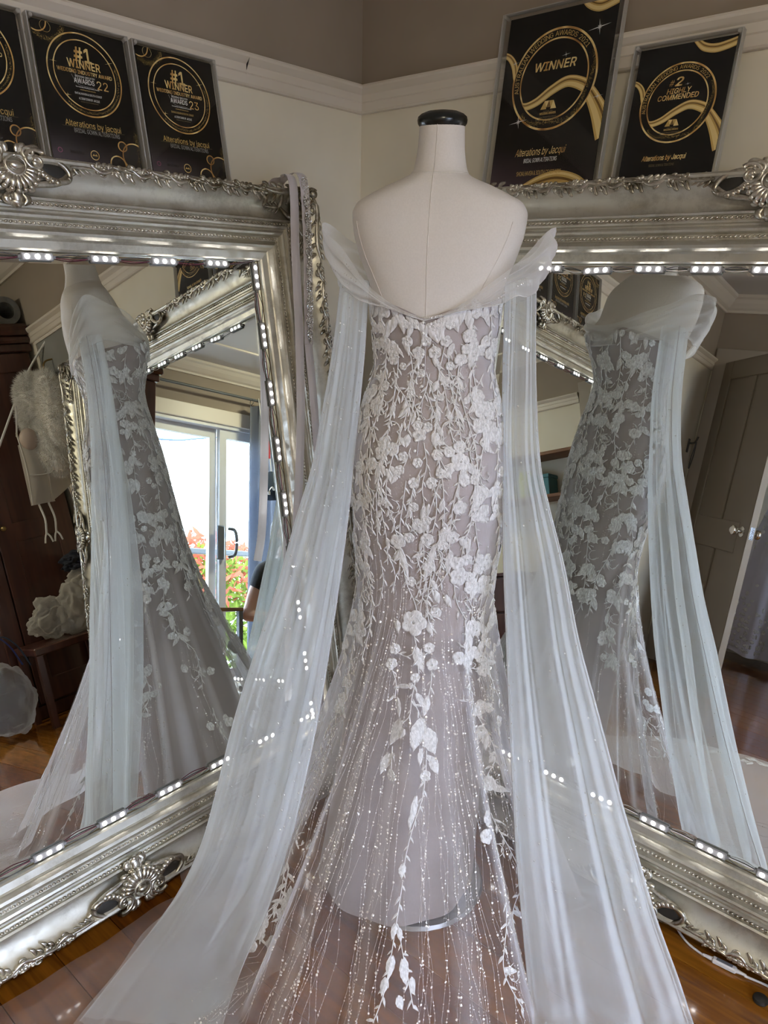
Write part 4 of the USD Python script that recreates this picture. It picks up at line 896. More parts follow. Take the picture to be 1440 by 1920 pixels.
rl_ = lathe([(.045, -.14), (.075, -.14), (.078, -.10), (.078, .14), (.05, .14), (.045, -.14)], 28); rl_.apply_transform(T(2.80, -.09, 2.125) @ Ry(PI / 2)); obj('roll', rl_, noisy('grey_cloth', (.16, .16, .15), (.21, .21, .19), 30, .85), t, smooth=30)
fur_m = noisy('fur_white', (.80, .78, .74), (.90, .88, .84), 70, .9, .3)
def fur(c_, r_, n, seed, L=.035):
    r = np.random.default_rng(seed); d = r.normal(size=(n, 3)); d /= np.linalg.norm(d, axis=1, keepdims=True); p = A(c_) + d * A(r_) * .97; q = d + r.normal(size=(n, 3)) * .55 + A([0, 0, -.35]); q /= np.linalg.norm(q, axis=1, keepdims=True)
    s = np.cross(q, r.normal(size=(n, 3))); s /= np.linalg.norm(s, axis=1, keepdims=True); l_ = L * r.uniform(.5, 1.2, (n, 1))
    V = np.stack([p - s * .0013, p + s * .0013, p + q * l_], 1).reshape(-1, 3); return trimesh.Trimesh(V, np.arange(3 * n).reshape(-1, 3), process=False)
t = thing('fur_stole', 'fluffy white fur stole hanging between the wardrobe and the mirror', 'fur stole')
fc = [((2.50, -.13, 1.62), (.07, .09, .13)), ((2.40, -.10, 1.52), (.09, .07, .22)), ((2.46, -.12, 1.36), (.09, .08, .16)), ((2.55, -.14, 1.54), (.05, .07, .12))]
obj('stole', [crumple(a, b, 8 + i, 3, .18) for i, (a, b) in enumerate(fc)], fur_m, t, smooth=True)
obj('fur_hair', [fur(a, b, 11000, 30 + i, .030) for i, (a, b) in enumerate(fc)], fur_m, t, kind='stuff')
obj('hook', tube(bez([(2.42, 0, 1.80), (2.42, -.06, 1.79), (2.42, -.08, 1.76), (2.42, -.06, 1.73)], 6), .005, 6), brass, t, smooth=True)
board = thing('framed_board', 'pale grey framed board standing against the wall behind the fur stole', 'board')
obj('panel', box(2.20, 2.55, -.026, -.012, 1.70, 1.92), noisy('grey_board', (.22, .22, .21), (.26, .26, .25), 5, .8), board)
obj('board_frame', uni([box(2.19, 2.56, -.032, -.001, 1.69, 1.705), box(2.19, 2.56, -.032, -.001, 1.91, 1.925), box(2.19, 2.205, -.032, -.001, 1.69, 1.925), box(2.545, 2.56, -.032, -.001, 1.69, 1.925)]), trim_w, board)
cab = thing('white_cable', 'white cable running up the wall past the wardrobe front', 'cable')
obj('cable', tube(bez([(2.36, -.01, 1.93), (2.45, -.02, 1.90), (2.58, -.12, 1.74), (2.60, -.30, 1.45), (2.60, -.44, 1.22)], 10), .006, 8), wht, cab, smooth=True)
cors = thing('corset', 'ivory corset with ribbon garters hanging on the wardrobe door', 'corset', T(-.13, -.055, -.01))
cor_m = mat('corset_satin', {'p': ('principled_bsdf', {'base_color': (.62, .58, .52), 'roughness': .45, 'sheen_weight': .4})}); net_m = tulle('corset_net', (.86, .82, .74), .78, .98)
def cpanel(y0, y1, zt0, zt1, zb0, zb1, bulge, m):
    U, V = np.meshgrid(np.linspace(0, 1, 16), np.linspace(0, 1, 16), indexing='ij'); top = zt0 + (zt1 - zt0) * U; bot = zb0 + (zb1 - zb0) * U
    return grid_mesh(np.stack([2.615 - bulge * np.sin(PI * U) * (.5 + .5 * np.sin(PI * V)), y0 + (y1 - y0) * U + .02 * (1 - V) * (U - .5), bot + (top - bot) * V], -1))
nude_m = plain('nude_satin', (.52, .42, .36), .45)
obj('waist_ribbon', tube(bez([(2.585, -.228, 1.24), (2.572, -.12, 1.235), (2.58, -.005, 1.28)], 8), .007, 6, flat=.4), wht, cors, smooth=True)
obj('panel', cpanel(-.225, -.12, 1.40, 1.42, 1.09, 1.09, .035, 0), net_m, cors, smooth=True); obj('panel', cpanel(-.12, -.005, 1.42, 1.48, 1.09, 1.17, .04, 0), net_m, cors, smooth=True)
for y, z in ((-.175, 1.42), (-.075, 1.45)): obj('cup', ell((2.585, y, z), (.030, .046, .055), 3), nude_m, cors, smooth=True)
for y, zt, zb in ((-.222, 1.46, 1.09), (-.122, 1.45, 1.09), (-.01, 1.52, 1.17)): obj('boning', tube(bez([(2.60, y, zt), (2.578, y - .002, (zt + zb) / 2), (2.605, y - .006, zb)], 6), .005, 6, flat=.5), cor_m, cors, smooth=True)
for y in (-.225, -.03): obj('shoulder_strap', tube(bez([(2.60, y, 1.44), (2.605, y + .03, 1.56), (2.635, y + .05, 1.60)], 8), .005, 5, flat=.4), wht, cors, smooth=True)
for y, z0 in ((-.20, 1.09), (-.15, 1.09), (-.03, 1.16)):
    obj('garter', tube(bez([(2.605, y, z0), (2.60, y + .01, z0 - .08), (2.60, y, z0 - .15)], 6), .006, 5, flat=.4), wht, cors, smooth=True)
    for s in (-1, 1): obj('bow_tail', tube(bez([(2.60, y, z0 - .15), (2.595, y + s * .012, z0 - .17), (2.595, y + s * .02, z0 - .20)], 4), .005, 5, flat=.4), wht, cors, smooth=True)
stool = thing('low_bench', 'low dark bench under the heap of tulle', 'bench')
obj('seat', box(2.36, 2.62, -.50, -.10, .36, .40, .006), ward_m, stool)
for x in (2.38, 2.60):
    for y in (-.48, -.12): obj('leg', box(x - .015, x + .015, y - .015, y + .015, 0, .36), ward_m, stool)
tul_heap = tulle('tulle_heap', (.66, .64, .60), .5, .95)
hp = thing('tulle_heap', 'heap of ivory tulle offcuts piled on a low bench', 'tulle'); keys(hp, kind='stuff')
obj('tulle', [crumple((2.46, -.20, .52), (.11, .13, .15), 41, 4, .45, 3.5, .402), crumple((2.50, -.33, .50), (.10, .12, .12), 42, 4, .45, 3.5, .402), crumple((2.46, -.14, .64), (.09, .10, .08), 43, 4, .45, 3.5)], tul_heap, hp, smooth=True)
t = thing('navy_cloth', 'bundle of dark navy cloth on top of the tulle heap', 'cloth'); obj('cloth', crumple((2.48, -.13, .755), (.08, .09, .06), 52, 4, .4, 5), plain('navy_cloth', (.012, .016, .032), .8), t, smooth=True)
tb2 = thing('plastic_bag', 'clear plastic bag with navy handles on the floor before the bench', 'bag')
obj('bag_body', crumple((2.44, -.64, .19), (.10, .13, .19), 61, 4, .22, 3.5, .004), tulle('bag_plastic', (.55, .55, .54), .30, .85), tb2, smooth=True)
for dx, col in ((-.05, navy), (.05, plain('blue_strap', (.03, .05, .22), .6))): obj('handle', tube(bez([(2.44 + dx, -.74, .33), (2.44 + dx, -.70, .45), (2.44 + dx, -.62, .50), (2.44 + dx, -.56, .44), (2.44 + dx, -.52, .33)], 8), .011, 6, flat=.3), col, tb2, smooth=True)

# panelled door, architrave, hall gown
door_m = plain('door_taupe', (.21, .175, .14), .35); arch_m = plain('architrave_taupe', (.40, .35, .30), .4)
dr = thing('door_1', None, None, kind='structure')
obj('door_frame', uni([box(DX0 - .085, DX0 + .004, RY - .1, RY + .022, 0, DH + .085, .004), box(DX1 - .004, DX1 + .085, RY - .1, RY + .022, 0, DH + .085, .004), box(DX0 - .085, DX1 + .085, RY - .1, RY + .022, DH - .004, DH + .085, .004)]), arch_m, dr)
DM = frame([.687, .727, 0], [-.727, .687, 0], [0, 0, 1], [DX0 + .01, RY + .03, 0])
lf = obj('door_leaf', uni([box(0, .76, -.008, .008, .01, DH - .01)] + [box(a, b, -.019, .019, z0, z1, .004) for a, b, z0, z1 in ((0, .11, .01, DH - .01), (.65, .76, .01, DH - .01), (.11, .65, .01, .22), (.11, .65, .82, 1.0), (.11, .65, DH - .13, DH - .01), (.335, .425, .22, .82), (.335, .425, 1.0, DH - .13))]), door_m, dr, mtx=DM)
obj('door_edge', box(.7605, .7635, -.0185, .0185, .01, DH - .01), arch_m, dr, mtx=DM)
chrome = plain('chrome', (.75, .74, .72), .12, metallic=1.0)
kn = []
for s in (-1, 1):
    k_ = lathe([(0, 0), (.03, 0), (.03, .005), (.012, .008), (.011, .03), (.02, .036), (.027, .048), (.026, .06), (.016, .068), (0, .069)], 24); k_.apply_transform(T(.695, s * .019, .95) @ Rx(-s * PI / 2)); kn.append(k_)
obj('door_handle', kn, chrome, dr, smooth=35, mtx=DM)
obj('latch_plate', box(.7636, .765, -.012, .012, .915, .985), chrome, dr, mtx=DM)
hk = thing('wall_hook', 'black metal hook on the left wall by the panelled door', 'hook')
obj('plate', box(.0, .006, -3.52, -3.49, 1.38, 1.47, .003), grey_pl, hk); obj('prong', tube(bez([(.004, -3.505, 1.44), (.04, -3.505, 1.45), (.055, -3.505, 1.49)], 6), .006, 6), grey_pl, hk, smooth=True)
obj('hanging_loop', tube(bez([(.05, -3.505, 1.455), (.045, -3.52, 1.36), (.04, -3.505, 1.28), (.045, -3.49, 1.36), (.05, -3.505, 1.455)], 8), .004, 5), grey_pl, hk, smooth=True)
hg = thing('hanging_gown', 'pale lilac lace gown hanging in the hall beyond the open door', 'wedding gown')
th = np.linspace(0, 2 * PI, 120, endpoint=False); rows = []
for q in np.linspace(0, 1, 40):
    z = 1.62 - q * 1.55; rx_ = np.interp(q, [0, .15, .28, .5, 1], [.17, .20, .15, .22, .34]); ry_ = np.interp(q, [0, .15, .28, .5, 1], [.07, .10, .08, .12, .20]); f_ = 1 + .10 * q * np.sin(11 * th + 2 * q) + .05 * q * np.sin(17 * th)
    rows.append(np.stack([.42 + rx_ * f_ * np.cos(th), HY + .26 + ry_ * f_ * np.sin(th), np.full_like(th, z) + .01 * np.sin(7 * th) * q], -1))
hall_g = plain('hall_gown_satin', (.62, .60, .70), .5)
obj('gown_body', grid_mesh(np.stack(rows), closed_v=True), hall_g, hg, smooth=True)
hr = np.random.default_rng(77); pc = []; sz = []
GR = np.stack(rows)
for _ in range(420):
    i = int(39 - abs(hr.normal(0, 5))) if hr.uniform() < .7 else hr.integers(3, 20); j = hr.integers(60, 120) if hr.uniform() < .0 else hr.integers(0, 60); pc.append(GR[max(i, 0), j]); sz.append(hr.uniform(.008, .02, 3) * A([1, .35, 1]))
obj('lace_trim', lumps(pc, sz), lace_m, hg, smooth=True, kind='stuff')
obj('hanger', [tube(bez([(.24, HY + .26, 1.60), (.33, HY + .26, 1.66), (.42, HY + .26, 1.68), (.51, HY + .26, 1.66), (.60, HY + .26, 1.60)], 6), .008, 8), tube(bez([(.42, HY + .26, 1.68), (.42, HY + .26, 1.74), (.44, HY + .24, 1.77), (.42, HY + .20, 1.79)], 6), .0025, 6)], brass, hg, smooth=True)
obj('paper_tag', box(.20, .202, HY + .44, HY + .50, 1.24, 1.36), wht, hg)
hr_ = thing('hall_rail', 'clothes rail on the hall wall carrying the lilac gown', 'clothes rail'); obj('rail', tube([(-.3, HY + .20, 1.80), (1.2, HY + .20, 1.80)], .012, 10), chrome, hr_, smooth=40)
for x in (-.2, 1.1): obj('bracket', box(x - .008, x + .008, HY, HY + .205, 1.788, 1.796), chrome, hr_)
# chest of drawers and shelf on the back wall
ch = thing('chest_of_drawers', 'dark red wood chest of drawers against the back wall', 'chest of drawers')
obj('carcass', box(1.35, 2.35, RY + .02, RY + .45, .18, .70, .004), ward_m, ch); obj('top', box(1.33, 2.37, RY + .02, RY + .47, .70, .725, .005), ward_m, ch)
for x in (1.40, 2.30):
    for y in (RY + .06, RY + .41): obj('leg', box(x - .03, x + .03, y - .03, y + .03, 0, .18), ward_m, ch)
for k in range(2):
    for i in range(2):
        d = obj('drawer', box(1.37 + i * .49, 1.84 + i * .49, RY + .45, RY + .468, .21 + k * .245, .44 + k * .245, .004), ward_m, ch); obj('knob', ell((1.605 + i * .49, RY + .482, .325 + k * .245), (.014, .014, .014), 2), brass, d, smooth=True)
sg = thing('paper_sign', 'white card with a black ink drawing propped on the chest of drawers', 'sign', frame([1, 0, 0], [0, -.18, .984], [0, .984, .18], [1.83, RY + .36, .727]))
obj('card', box(-.21, .21, 0, .29, 0, .002), wht, sg)
obj('ink_drawing', [ribbon([(-.13, .05), (-.16, .10), (-.12, .15), (-.15, .20), (-.10, .24), (-.05, .22), (-.06, .17)], .022, .0021), ribbon([(-.10, .20), (-.06, .15), (-.09, .10), (-.07, .05)], .012, .0021), ring(-.06, .13, .018, .008, z=.0022, n=20)], black_p, sg)
sh = thing('wall_shelf', 'wooden shelf on the back wall holding a jar and cards', 'shelf')
obj('shelf_board', box(1.0, 1.75, RY, RY + .22, 1.555, 1.58, .003), noisy('shelf_wood', (.16, .07, .03), (.22, .10, .05), 4, .5, stretch=(1, 8, 8)), sh)
obj('shelf_board', box(1.0, 1.75, RY, RY + .22, 1.245, 1.27, .003), LOOK + 'shelf_wood', sh)
for x in (1.0, 1.73): obj('shelf_side', box(x, x + .02, RY, RY + .22, 1.27, 1.555), LOOK + 'shelf_wood', sh)
jr = thing('glass_jar', 'jar of bright yellow green thread on the wall shelf', 'jar'); obj('jar', lathe([(0, 1.272), (.05, 1.272), (.055, 1.28), (.055, 1.42), (.045, 1.45), (.045, 1.47), (0, 1.47)], 24, (1.43, RY + .12, 0)), plain('lime_thread', (.55, .62, .05), .5), jr, smooth=35); obj('lid', lathe([(0, 1.47), (.048, 1.47), (.048, 1.495), (0, 1.495)], 24, (1.43, RY + .12, 0)), wht, jr, smooth=35)
for nm, lb, b, c_ in (('storage_box', 'teal card box on the wall shelf beside the jar', (1.22, 1.36, RY + .03, RY + .17, 1.272, 1.40), (.04, .16, .20)), ('storage_box', 'white card box at the end of the wall shelf', (1.52, 1.64, RY + .05, RY + .17, 1.272, 1.36), (.6, .62, .6))):
    b_ = thing(nm, lb, 'box'); obj('body', box(*b, .003), plain('card_%d' % int(100 * c_[1]), c_, .6), b_); obj('lid', box(b[0] - .004, b[1] + .004, b[2] - .004, b[3] + .004, b[5] + .001, b[5] + .028, .003), LOOK + 'card_%d' % int(100 * c_[1]), b_)

# a person sitting on a low stool by the curtain, seen only in the double reflection
skin = plain('skin', (.58, .38, .30), .5, subsurface_weight=.15, subsurface_radius=(.01, .004, .002)); cloth_d = noisy('black_jersey', (.012, .013, .016), (.02, .021, .025), 60, .85); hair_m = noisy('hair_brown', (.03, .018, .012), (.06, .035, .02), 60, .5, stretch=(1, 1, .1))
def limb(parts, edge=.018, it=8):
    acc = manifold3d.Manifold()
    for chain in parts:
        for (p, r_), (q, s_) in zip(chain[:-1], chain[1:]):
            bl = [manifold3d.Manifold.sphere(r1, 20).translate(list(map(float, c1))) for c1, r1 in ((p, r_), (q, s_))]
            acc = acc + manifold3d.Manifold.batch_hull(bl)
    m = acc.refine_to_length(edge).to_mesh(); tm = trimesh.Trimesh(m.vert_properties[:, :3], m.tri_verts, process=True)
    trimesh.smoothing.filter_taubin(tm, iterations=it); return tm
# local: x = the way the person faces, y = their left, z up
PM = frame([-.985, -.17, 0], [.17, -.985, 0], [0, 0, 1], [3.06, -2.02, 0])
pe = thing('person', 'person in a black top and trousers sitting on a low stool by the curtain', 'person', PM)
hand = lambda s: [[((.27, s * .13, .475), .026), ((.34, s * .115, .462), .030)]] + [[((.345, s * (.115 + o), .462), .010), ((.385 + l_, s * (.113 + o * 1.2), .455), .009), ((.40 + l_ * 1.2, s * (.112 + o * 1.2), .436), .008)] for o, l_ in ((-.027, .0), (-.009, .012), (.009, .010), (.026, -.004))] + [[((.30, s * .095, .472), .011), ((.335, s * .072, .466), .010), ((.365, s * .066, .456), .009)]]
body_parts = [[((0, 0, .40), .12), ((.02, 0, .58), .115), ((.06, 0, .74), .12), ((.08, 0, .83), .085), ((.09, 0, .90), .052), ((.12, 0, .98), .052)]]
for s in (1, -1):
    body_parts += [[((.08, s * .10, .82), .07), ((.07, s * .175, .80), .058)], [((.07, s * .18, .795), .055), ((.03, s * .235, .64), .045), ((.0, s * .262, .50), .041), ((.13, s * .20, .485), .036), ((.27, s * .13, .475), .026)],
                   [((0, s * .07, .40), .10), ((.20, s * .09, .42), .082), ((.40, s * .11, .42), .062), ((.41, s * .115, .25), .055), ((.40, s * .12, .09), .038), ((.42, s * .12, .05), .04), ((.53, s * .13, .035), .032)]]
    body_parts += hand(s)
head = [[((.135, 0, 1.10), .088), ((.155, 0, 1.045), .070)], [((.20, 0, 1.02), .040), ((.19, 0, 1.05), .055)], [((.235, 0, 1.075), .010), ((.252, 0, 1.055), .013)], [((.215, 0, 1.022), .016), ((.228, 0, 1.018), .010)]] + [[((.14, s * .086, 1.08), .014), ((.138, s * .093, 1.055), .012)] for s in (1, -1)]
bd = limb(body_parts + head, .016, 6)
obj('body', bd, skin, pe, smooth=True)
top_p = [[((0, 0, .42), .134), ((.02, 0, .58), .128), ((.06, 0, .74), .132), ((.08, 0, .83), .096)]] + [[((.08, s * .10, .82), .08), ((.07, s * .175, .80), .069), ((.055, s * .205, .72), .064)] for s in (1, -1)]
obj('black_top', limb(top_p, .018, 5), cloth_d, pe, smooth=True)
tr_p = [[((0, s * .07, .40), .113), ((.20, s * .09, .42), .094), ((.40, s * .11, .42), .075), ((.41, s * .115, .25), .068), ((.40, s * .12, .10), .055)] for s in (1, -1)]
obj('trousers', limb(tr_p, .018, 5), cloth_d, pe, smooth=True)
obj('shoe', [limb([[((.39, s * .12, .055), .044), ((.46, s * .125, .046), .043), ((.55, s * .13, .038), .036)]], .015, 4) for s in (1, -1)], cloth_d, pe, smooth=True)
obj('hair', limb([[((.105, 0, 1.125), .098), ((.085, 0, 1.06), .088)], [((.06, 0, 1.06), .07), ((.04, 0, .95), .05)]], .014, 5), hair_m, pe, smooth=True)
for s in (1, -1): obj('eye', ell((.212, s * .032, 1.082), (.009, .012, .008), 2), black_p, pe, smooth=True)
st = thing('low_stool', 'low round wooden stool under the seated person', 'stool', PM)
obj('seat', lathe([(0, .255), (.15, .255), (.165, .262), (.165, .278), (.15, .285), (0, .285)], 32), back_wood, st, smooth=30)
for k in range(4): a = PI / 4 + k * PI / 2; obj('leg', tube([(.16 * math.cos(a), .16 * math.sin(a), 0), (.11 * math.cos(a), .11 * math.sin(a), .256)], [.013, .017], 10), back_wood, st, smooth=True)
# ================================================================== LACE AND BEADS OF THE GOWN
# places read off the gown's back: flowers (angle, height, radius), leaves (base, tip, width), cords (points); angle and height on the gown's surface, sizes in 1.15 mm
LFL = [(-1.994,1.371,7),(-1.077,1.374,8),(-1.407,1.368,7),(-2.31,1.3,9),(-.811,1.306,10),(-.586,1.313,10),(-.732,1.326,8),(-1.351,1.319,10),(-1.719,1.317,10),(-2.082,1.288,6),(-1.011,1.293,7),(-1.609,1.179,8),(-1.564,1.161,11),(-1.427,1.177,8),(-2.128,1.14,11),(-1.969,1.129,11),(-2.136,1.119,13),(-2.275,1.093,11),(-.945,1.14,10),(-1.097,1.132,9),(-.933,1.113,15),(-1.816,1.09,8),(-1.596,1.067,9),(-2.072,1.021,7),(-.935,1.02,12),(-1.218,1.09,8),(-1.779,1.117,8),(-1.26,1.125,9),(-2.013,1.02,8),(-1.656,.948,9),(-1.489,.978,13),(-1.37,.948,11),(-1.859,.937,13),(-1.121,.937,9),(-.879,.896,12),(-.728,.903,10),(-.825,.865,16),(-.662,.863,9),(-.644,.836,9),(-.98,.954,11),(-1.536,.764,21),(-1.763,.707,9),(-1.774,.678,10),(-1.272,.715,9),(-1.237,.683,10),(-1.442,.659,8),(-1.492,.644,5),(-1.17,.796,9),(-.647,.686,10),(-1.582,.478,9),(-1.309,.481,9),(-1.306,.887,10),(-1.627,.851,9),(-.625,1.035,8),(-2.352,1.018,8),(-.469,1.218,8),(-2.566,1.206,7)]
LLF = [(-2.398,1.411,-2.566,1.37,16),(-2.292,1.377,-2.501,1.335,15),(-.893,1.411,-.904,1.374,17),(-.749,1.42,-.526,1.387,15),(-1.202,1.381,-1.282,1.34,13),(-1.822,1.379,-1.957,1.343,12),(-.825,1.357,-.539,1.341,14),(-2.021,1.338,-1.935,1.312,12),(-.976,1.336,-1.08,1.31,12),(-1.945,1.26,-1.795,1.246,10),(-1.266,1.263,-1.353,1.243,12),(-.671,1.234,-.799,1.221,12),(-1.756,1.16,-1.754,1.136,14),(-1.279,1.166,-1.302,1.14,16),(-.611,1.147,-.399,1.123,12),(-2.417,1.111,-2.591,1.084,10),(-1.033,1.109,-1.166,1.085,18),(-.84,1.108,-.705,1.085,16),(-.899,1.096,-.87,1.071,16),(-2.116,1.106,-2.171,1.058,15),(-2.015,1.089,-1.916,1.063,12),(-1.652,1.016,-1.636,.993,9),(-1.367,1.026,-1.383,.997,11),(-1.826,.919,-1.678,.862,15),(-1.236,.933,-1.389,.86,16),(-1.09,.964,-1.19,.927,14),(-.865,.951,-.696,.925,14),(-.979,.922,-1.009,.873,16),(-.718,.949,-.728,.914,10),(-1.274,.765,-1.248,.742,15),(-1.808,.763,-1.759,.74,12),(-1.196,.834,-1.127,.808,14),(-1.015,.825,-.924,.798,12),(-.61,.762,-.687,.719,15),(-.497,.759,-.378,.725,12),(-.402,.749,-.362,.718,9),(-1.462,.715,-1.36,.669,19),(-1.492,.644,-1.684,.632,9),(-1.424,.63,-1.303,.601,12),(-1.633,.613,-1.584,.581,12),(-1.286,.62,-1.329,.586,14),(-1.557,.578,-1.648,.524,24),(-1.515,.566,-1.555,.545,14),(-1.356,.582,-1.416,.527,30),(-1.302,.563,-1.233,.516,30),(-1.348,.53,-1.357,.499,12),(-1.636,.511,-1.676,.471,16),(-1.576,.515,-1.678,.495,10),(-1.256,.512,-1.209,.48,18),(-1.301,.516,-1.214,.498,11),(-1.378,.45,-1.404,.4,14),(-1.408,.421,-1.409,.396,10),(-1.437,.347,-1.437,.323,14),(-1.449,.261,-1.459,.235,12),(-1.433,.253,-1.418,.23,10),(-1.454,.216,-1.459,.18,16),(-1.407,.208,-1.385,.163,18),(-1.468,.187,-1.48,.158,14),(-1.37,.176,-1.35,.15,12),(-1.419,.158,-1.396,.135,14)]
LVN = [[(-2.313,1.284),(-2.176,1.253),(-1.94,1.229),(-1.767,1.2),(-1.763,1.165)],[(-.796,1.29),(-.854,1.259),(-.949,1.219),(-1.064,1.189),(-1.019,1.149)],[(-1.519,1.278),(-1.352,1.238),(-1.243,1.208),(-1.306,1.168)],[(-1.713,1.277),(-1.822,1.24),(-1.651,1.206),(-1.544,1.182)],[(-2.459,1.176),(-2.327,1.151),(-2.143,1.123)],[(-2.009,1.12),(-1.877,1.138),(-1.92,1.173),(-2.088,1.182),(-2.132,1.171)],[(-1.027,1.134),(-1.195,1.154),(-1.154,1.184),(-.95,1.189),(-.902,1.174),(-1.005,1.171)],[(-.358,1.278),(-.571,1.239),(-.564,1.188),(-.792,1.128),(-.637,1.073),(-.647,1.007)],[(-2.825,1.223),(-2.486,1.164),(-2.399,1.101),(-2.284,1.026),(-2.309,.942)],[(-2.069,1.06),(-2.049,1.033),(-1.928,.995),(-1.978,.982)],[(-.962,1.088),(-.967,1.034),(-.988,.982),(-1.062,.958)],[(-1.592,1.056),(-1.652,1.022),(-1.724,.975)],[(-1.216,1.077),(-1.281,1.044),(-1.347,1.009)],[(-.723,1.075),(-.742,1.02),(-.741,.973),(-.817,.951)],[(-1.845,.996),(-1.934,.983),(-1.984,1.0)],[(-1.085,1.011),(-1.168,1.002),(-1.103,.982),(-.997,.994)],[(-1.779,.908),(-1.706,.849),(-1.533,.805),(-1.466,.767)],[(-1.256,.921),(-1.345,.866),(-1.42,.806),(-1.466,.767)],[(-.96,.892),(-1.087,.855),(-1.223,.831)],[(-.896,.855),(-.829,.807),(-.665,.763)],[(-.706,.805),(-.571,.784),(-.635,.809),(-.724,.808)],[(-1.097,.91),(-1.176,.855),(-1.328,.813),(-1.249,.774)],[(-1.514,.745),(-1.445,.71),(-1.405,.665)],[(-1.755,.701),(-1.605,.695),(-1.494,.704)],[(-1.272,.708),(-1.381,.698),(-1.42,.705)],[(-1.766,.672),(-1.682,.642),(-1.664,.612)],[(-1.238,.678),(-1.254,.645),(-1.286,.62)],[(-1.44,.655),(-1.467,.62),(-1.475,.591),(-1.537,.575)],[(-1.45,.62),(-1.385,.596),(-1.356,.582)],[(-.394,.845),(-.418,.797),(-.491,.764)],[(-.588,.744),(-.62,.694)],[(-1.613,.526),(-1.582,.478)],[(-1.301,.525),(-1.309,.485),(-1.332,.445),(-1.388,.403),(-1.421,.363),(-1.433,.331)],[(-1.431,.323),(-1.44,.284),(-1.45,.246),(-1.458,.209),(-1.472,.166),(-1.501,.125)],[(-1.433,.253),(-1.408,.215),(-1.381,.177),(-1.355,.132)],[(-2.484,.825),(-2.318,.784),(-2.296,.726),(-2.304,.655)],[(-2.182,.886),(-2.136,.839),(-2.19,.789)],[(-2.023,.903),(-1.908,.857),(-1.97,.819)]]
LVN += [[(-1.632,1.339),(-1.746,1.298),(-1.883,1.261),(-1.905,1.224)],[(-1.394,1.335),(-1.251,1.289),(-1.13,1.254),(-1.07,1.209)],[(-1.443,1.278),(-1.534,1.237),(-1.685,1.201)],[(-1.492,1.242),(-1.342,1.208),(-1.244,1.178)],[(-1.907,1.276),(-1.743,1.236),(-1.739,1.195)],[(-1.474,1.147),(-1.414,1.106),(-1.464,1.063),(-1.421,1.019)],[(-1.683,1.135),(-1.744,1.103),(-1.848,1.081)],[(-1.302,1.143),(-1.221,1.118),(-1.145,1.098)],[(-1.492,1.095),(-1.6,1.056),(-1.619,1.005),(-1.566,.959)],[(-1.37,1.091),(-1.284,1.055),(-1.247,1.01),(-1.29,.963)],[(-1.542,.912),(-1.438,.865),(-1.5,.817)],[(-1.727,.957),(-1.807,.92),(-1.681,.886)],[(-1.36,.914),(-1.218,.891),(-1.249,.855)],[(-2.093,1.244),(-2.109,1.202),(-2.132,1.171)],[(-1.003,1.234),(-.91,1.204),(-.831,1.179)],[(-2.69,1.269),(-2.408,1.23),(-2.355,1.188)],[(-.532,1.3),(-.638,1.259),(-.659,1.219)]]
LFL += [(-1.555,1.107,8),(-1.341,1.07,9),(-1.586,1.017,8),(-1.382,.991,8),(-1.822,1.24,6),(-1.199,1.233,6),(-1.648,1.277,7),(-1.139,1.341,9),(-1.96,1.338,9),(-1.537,1.34,8)]
LLF += [(-1.905,1.224,-1.897,1.202,10),(-1.07,1.209,-1.039,1.187,11),(-1.685,1.201,-1.718,1.18,10),(-1.244,1.178,-1.178,1.159,10),(-1.421,1.019,-1.465,.99,11),(-1.848,1.081,-1.916,1.063,11),(-1.145,1.098,-1.073,1.08,11),(-1.656,1.308,-1.809,1.287,11),(-1.383,1.309,-1.227,1.289,11),(-1.541,1.37,-1.632,1.339,12),(-1.377,1.376,-1.284,1.344,12),(-2.147,1.388,-2.301,1.355,14),(-1.035,1.391,-.925,1.36,14)]
PXM = .00118
def on_gown(v, phi0, z0, rot=0.0, lift=.0012):
    """bends a flat motif v (x, y, relief) onto the gown"""
    phi0, z0 = float(phi0), float(z0); e = 1e-3
    if abs(z0 - KN) < .012: z0 = KN + (.013 if z0 >= KN else -.013)
    gp = np.linalg.norm(surf(phi0 + e, z0) - surf(phi0 - e, z0)) / (2 * e); gz = np.linalg.norm(surf(phi0, z0 + e) - surf(phi0, z0 - e)) / (2 * e)
    c, s = math.cos(rot), math.sin(rot); x, y = v[:, 0] * c - v[:, 1] * s, v[:, 0] * s + v[:, 1] * c
    return surf(phi0 + x / gp, z0 + y / gz, lift + v[:, 2])
def flower_mesh(R, lobes, seed):
    th = np.linspace(0, 2 * PI, 30, endpoint=False); r = np.random.default_rng(seed); rr = R * (.80 + .20 * np.abs(np.cos(lobes * th / 2)) ** .6) * (1 + .05 * np.sin(th + r.uniform(0, 6)))
    V = [np.stack([q * rr * np.cos(th), q * rr * np.sin(th), h * np.ones_like(th) + (.0007 * np.cos(lobes * th) * (q > .4))], 1) for q, h in ((1.0, .0), (.97, .0016), (.80, .0022), (.55, .0011), (.34, .0014), (.24, .0028), (.13, .0026), (.09, .0006))]
    g = grid_mesh(np.stack(V), closed_v=True); n = len(V); k = 30
    v = np.vstack([g.vertices, [[0, 0, .0004]]]); f = np.vstack([g.faces, [[n * k, (n - 1) * k + j, (n - 1) * k + (j + 1) % k] for j in range(k)]])
    return v, f
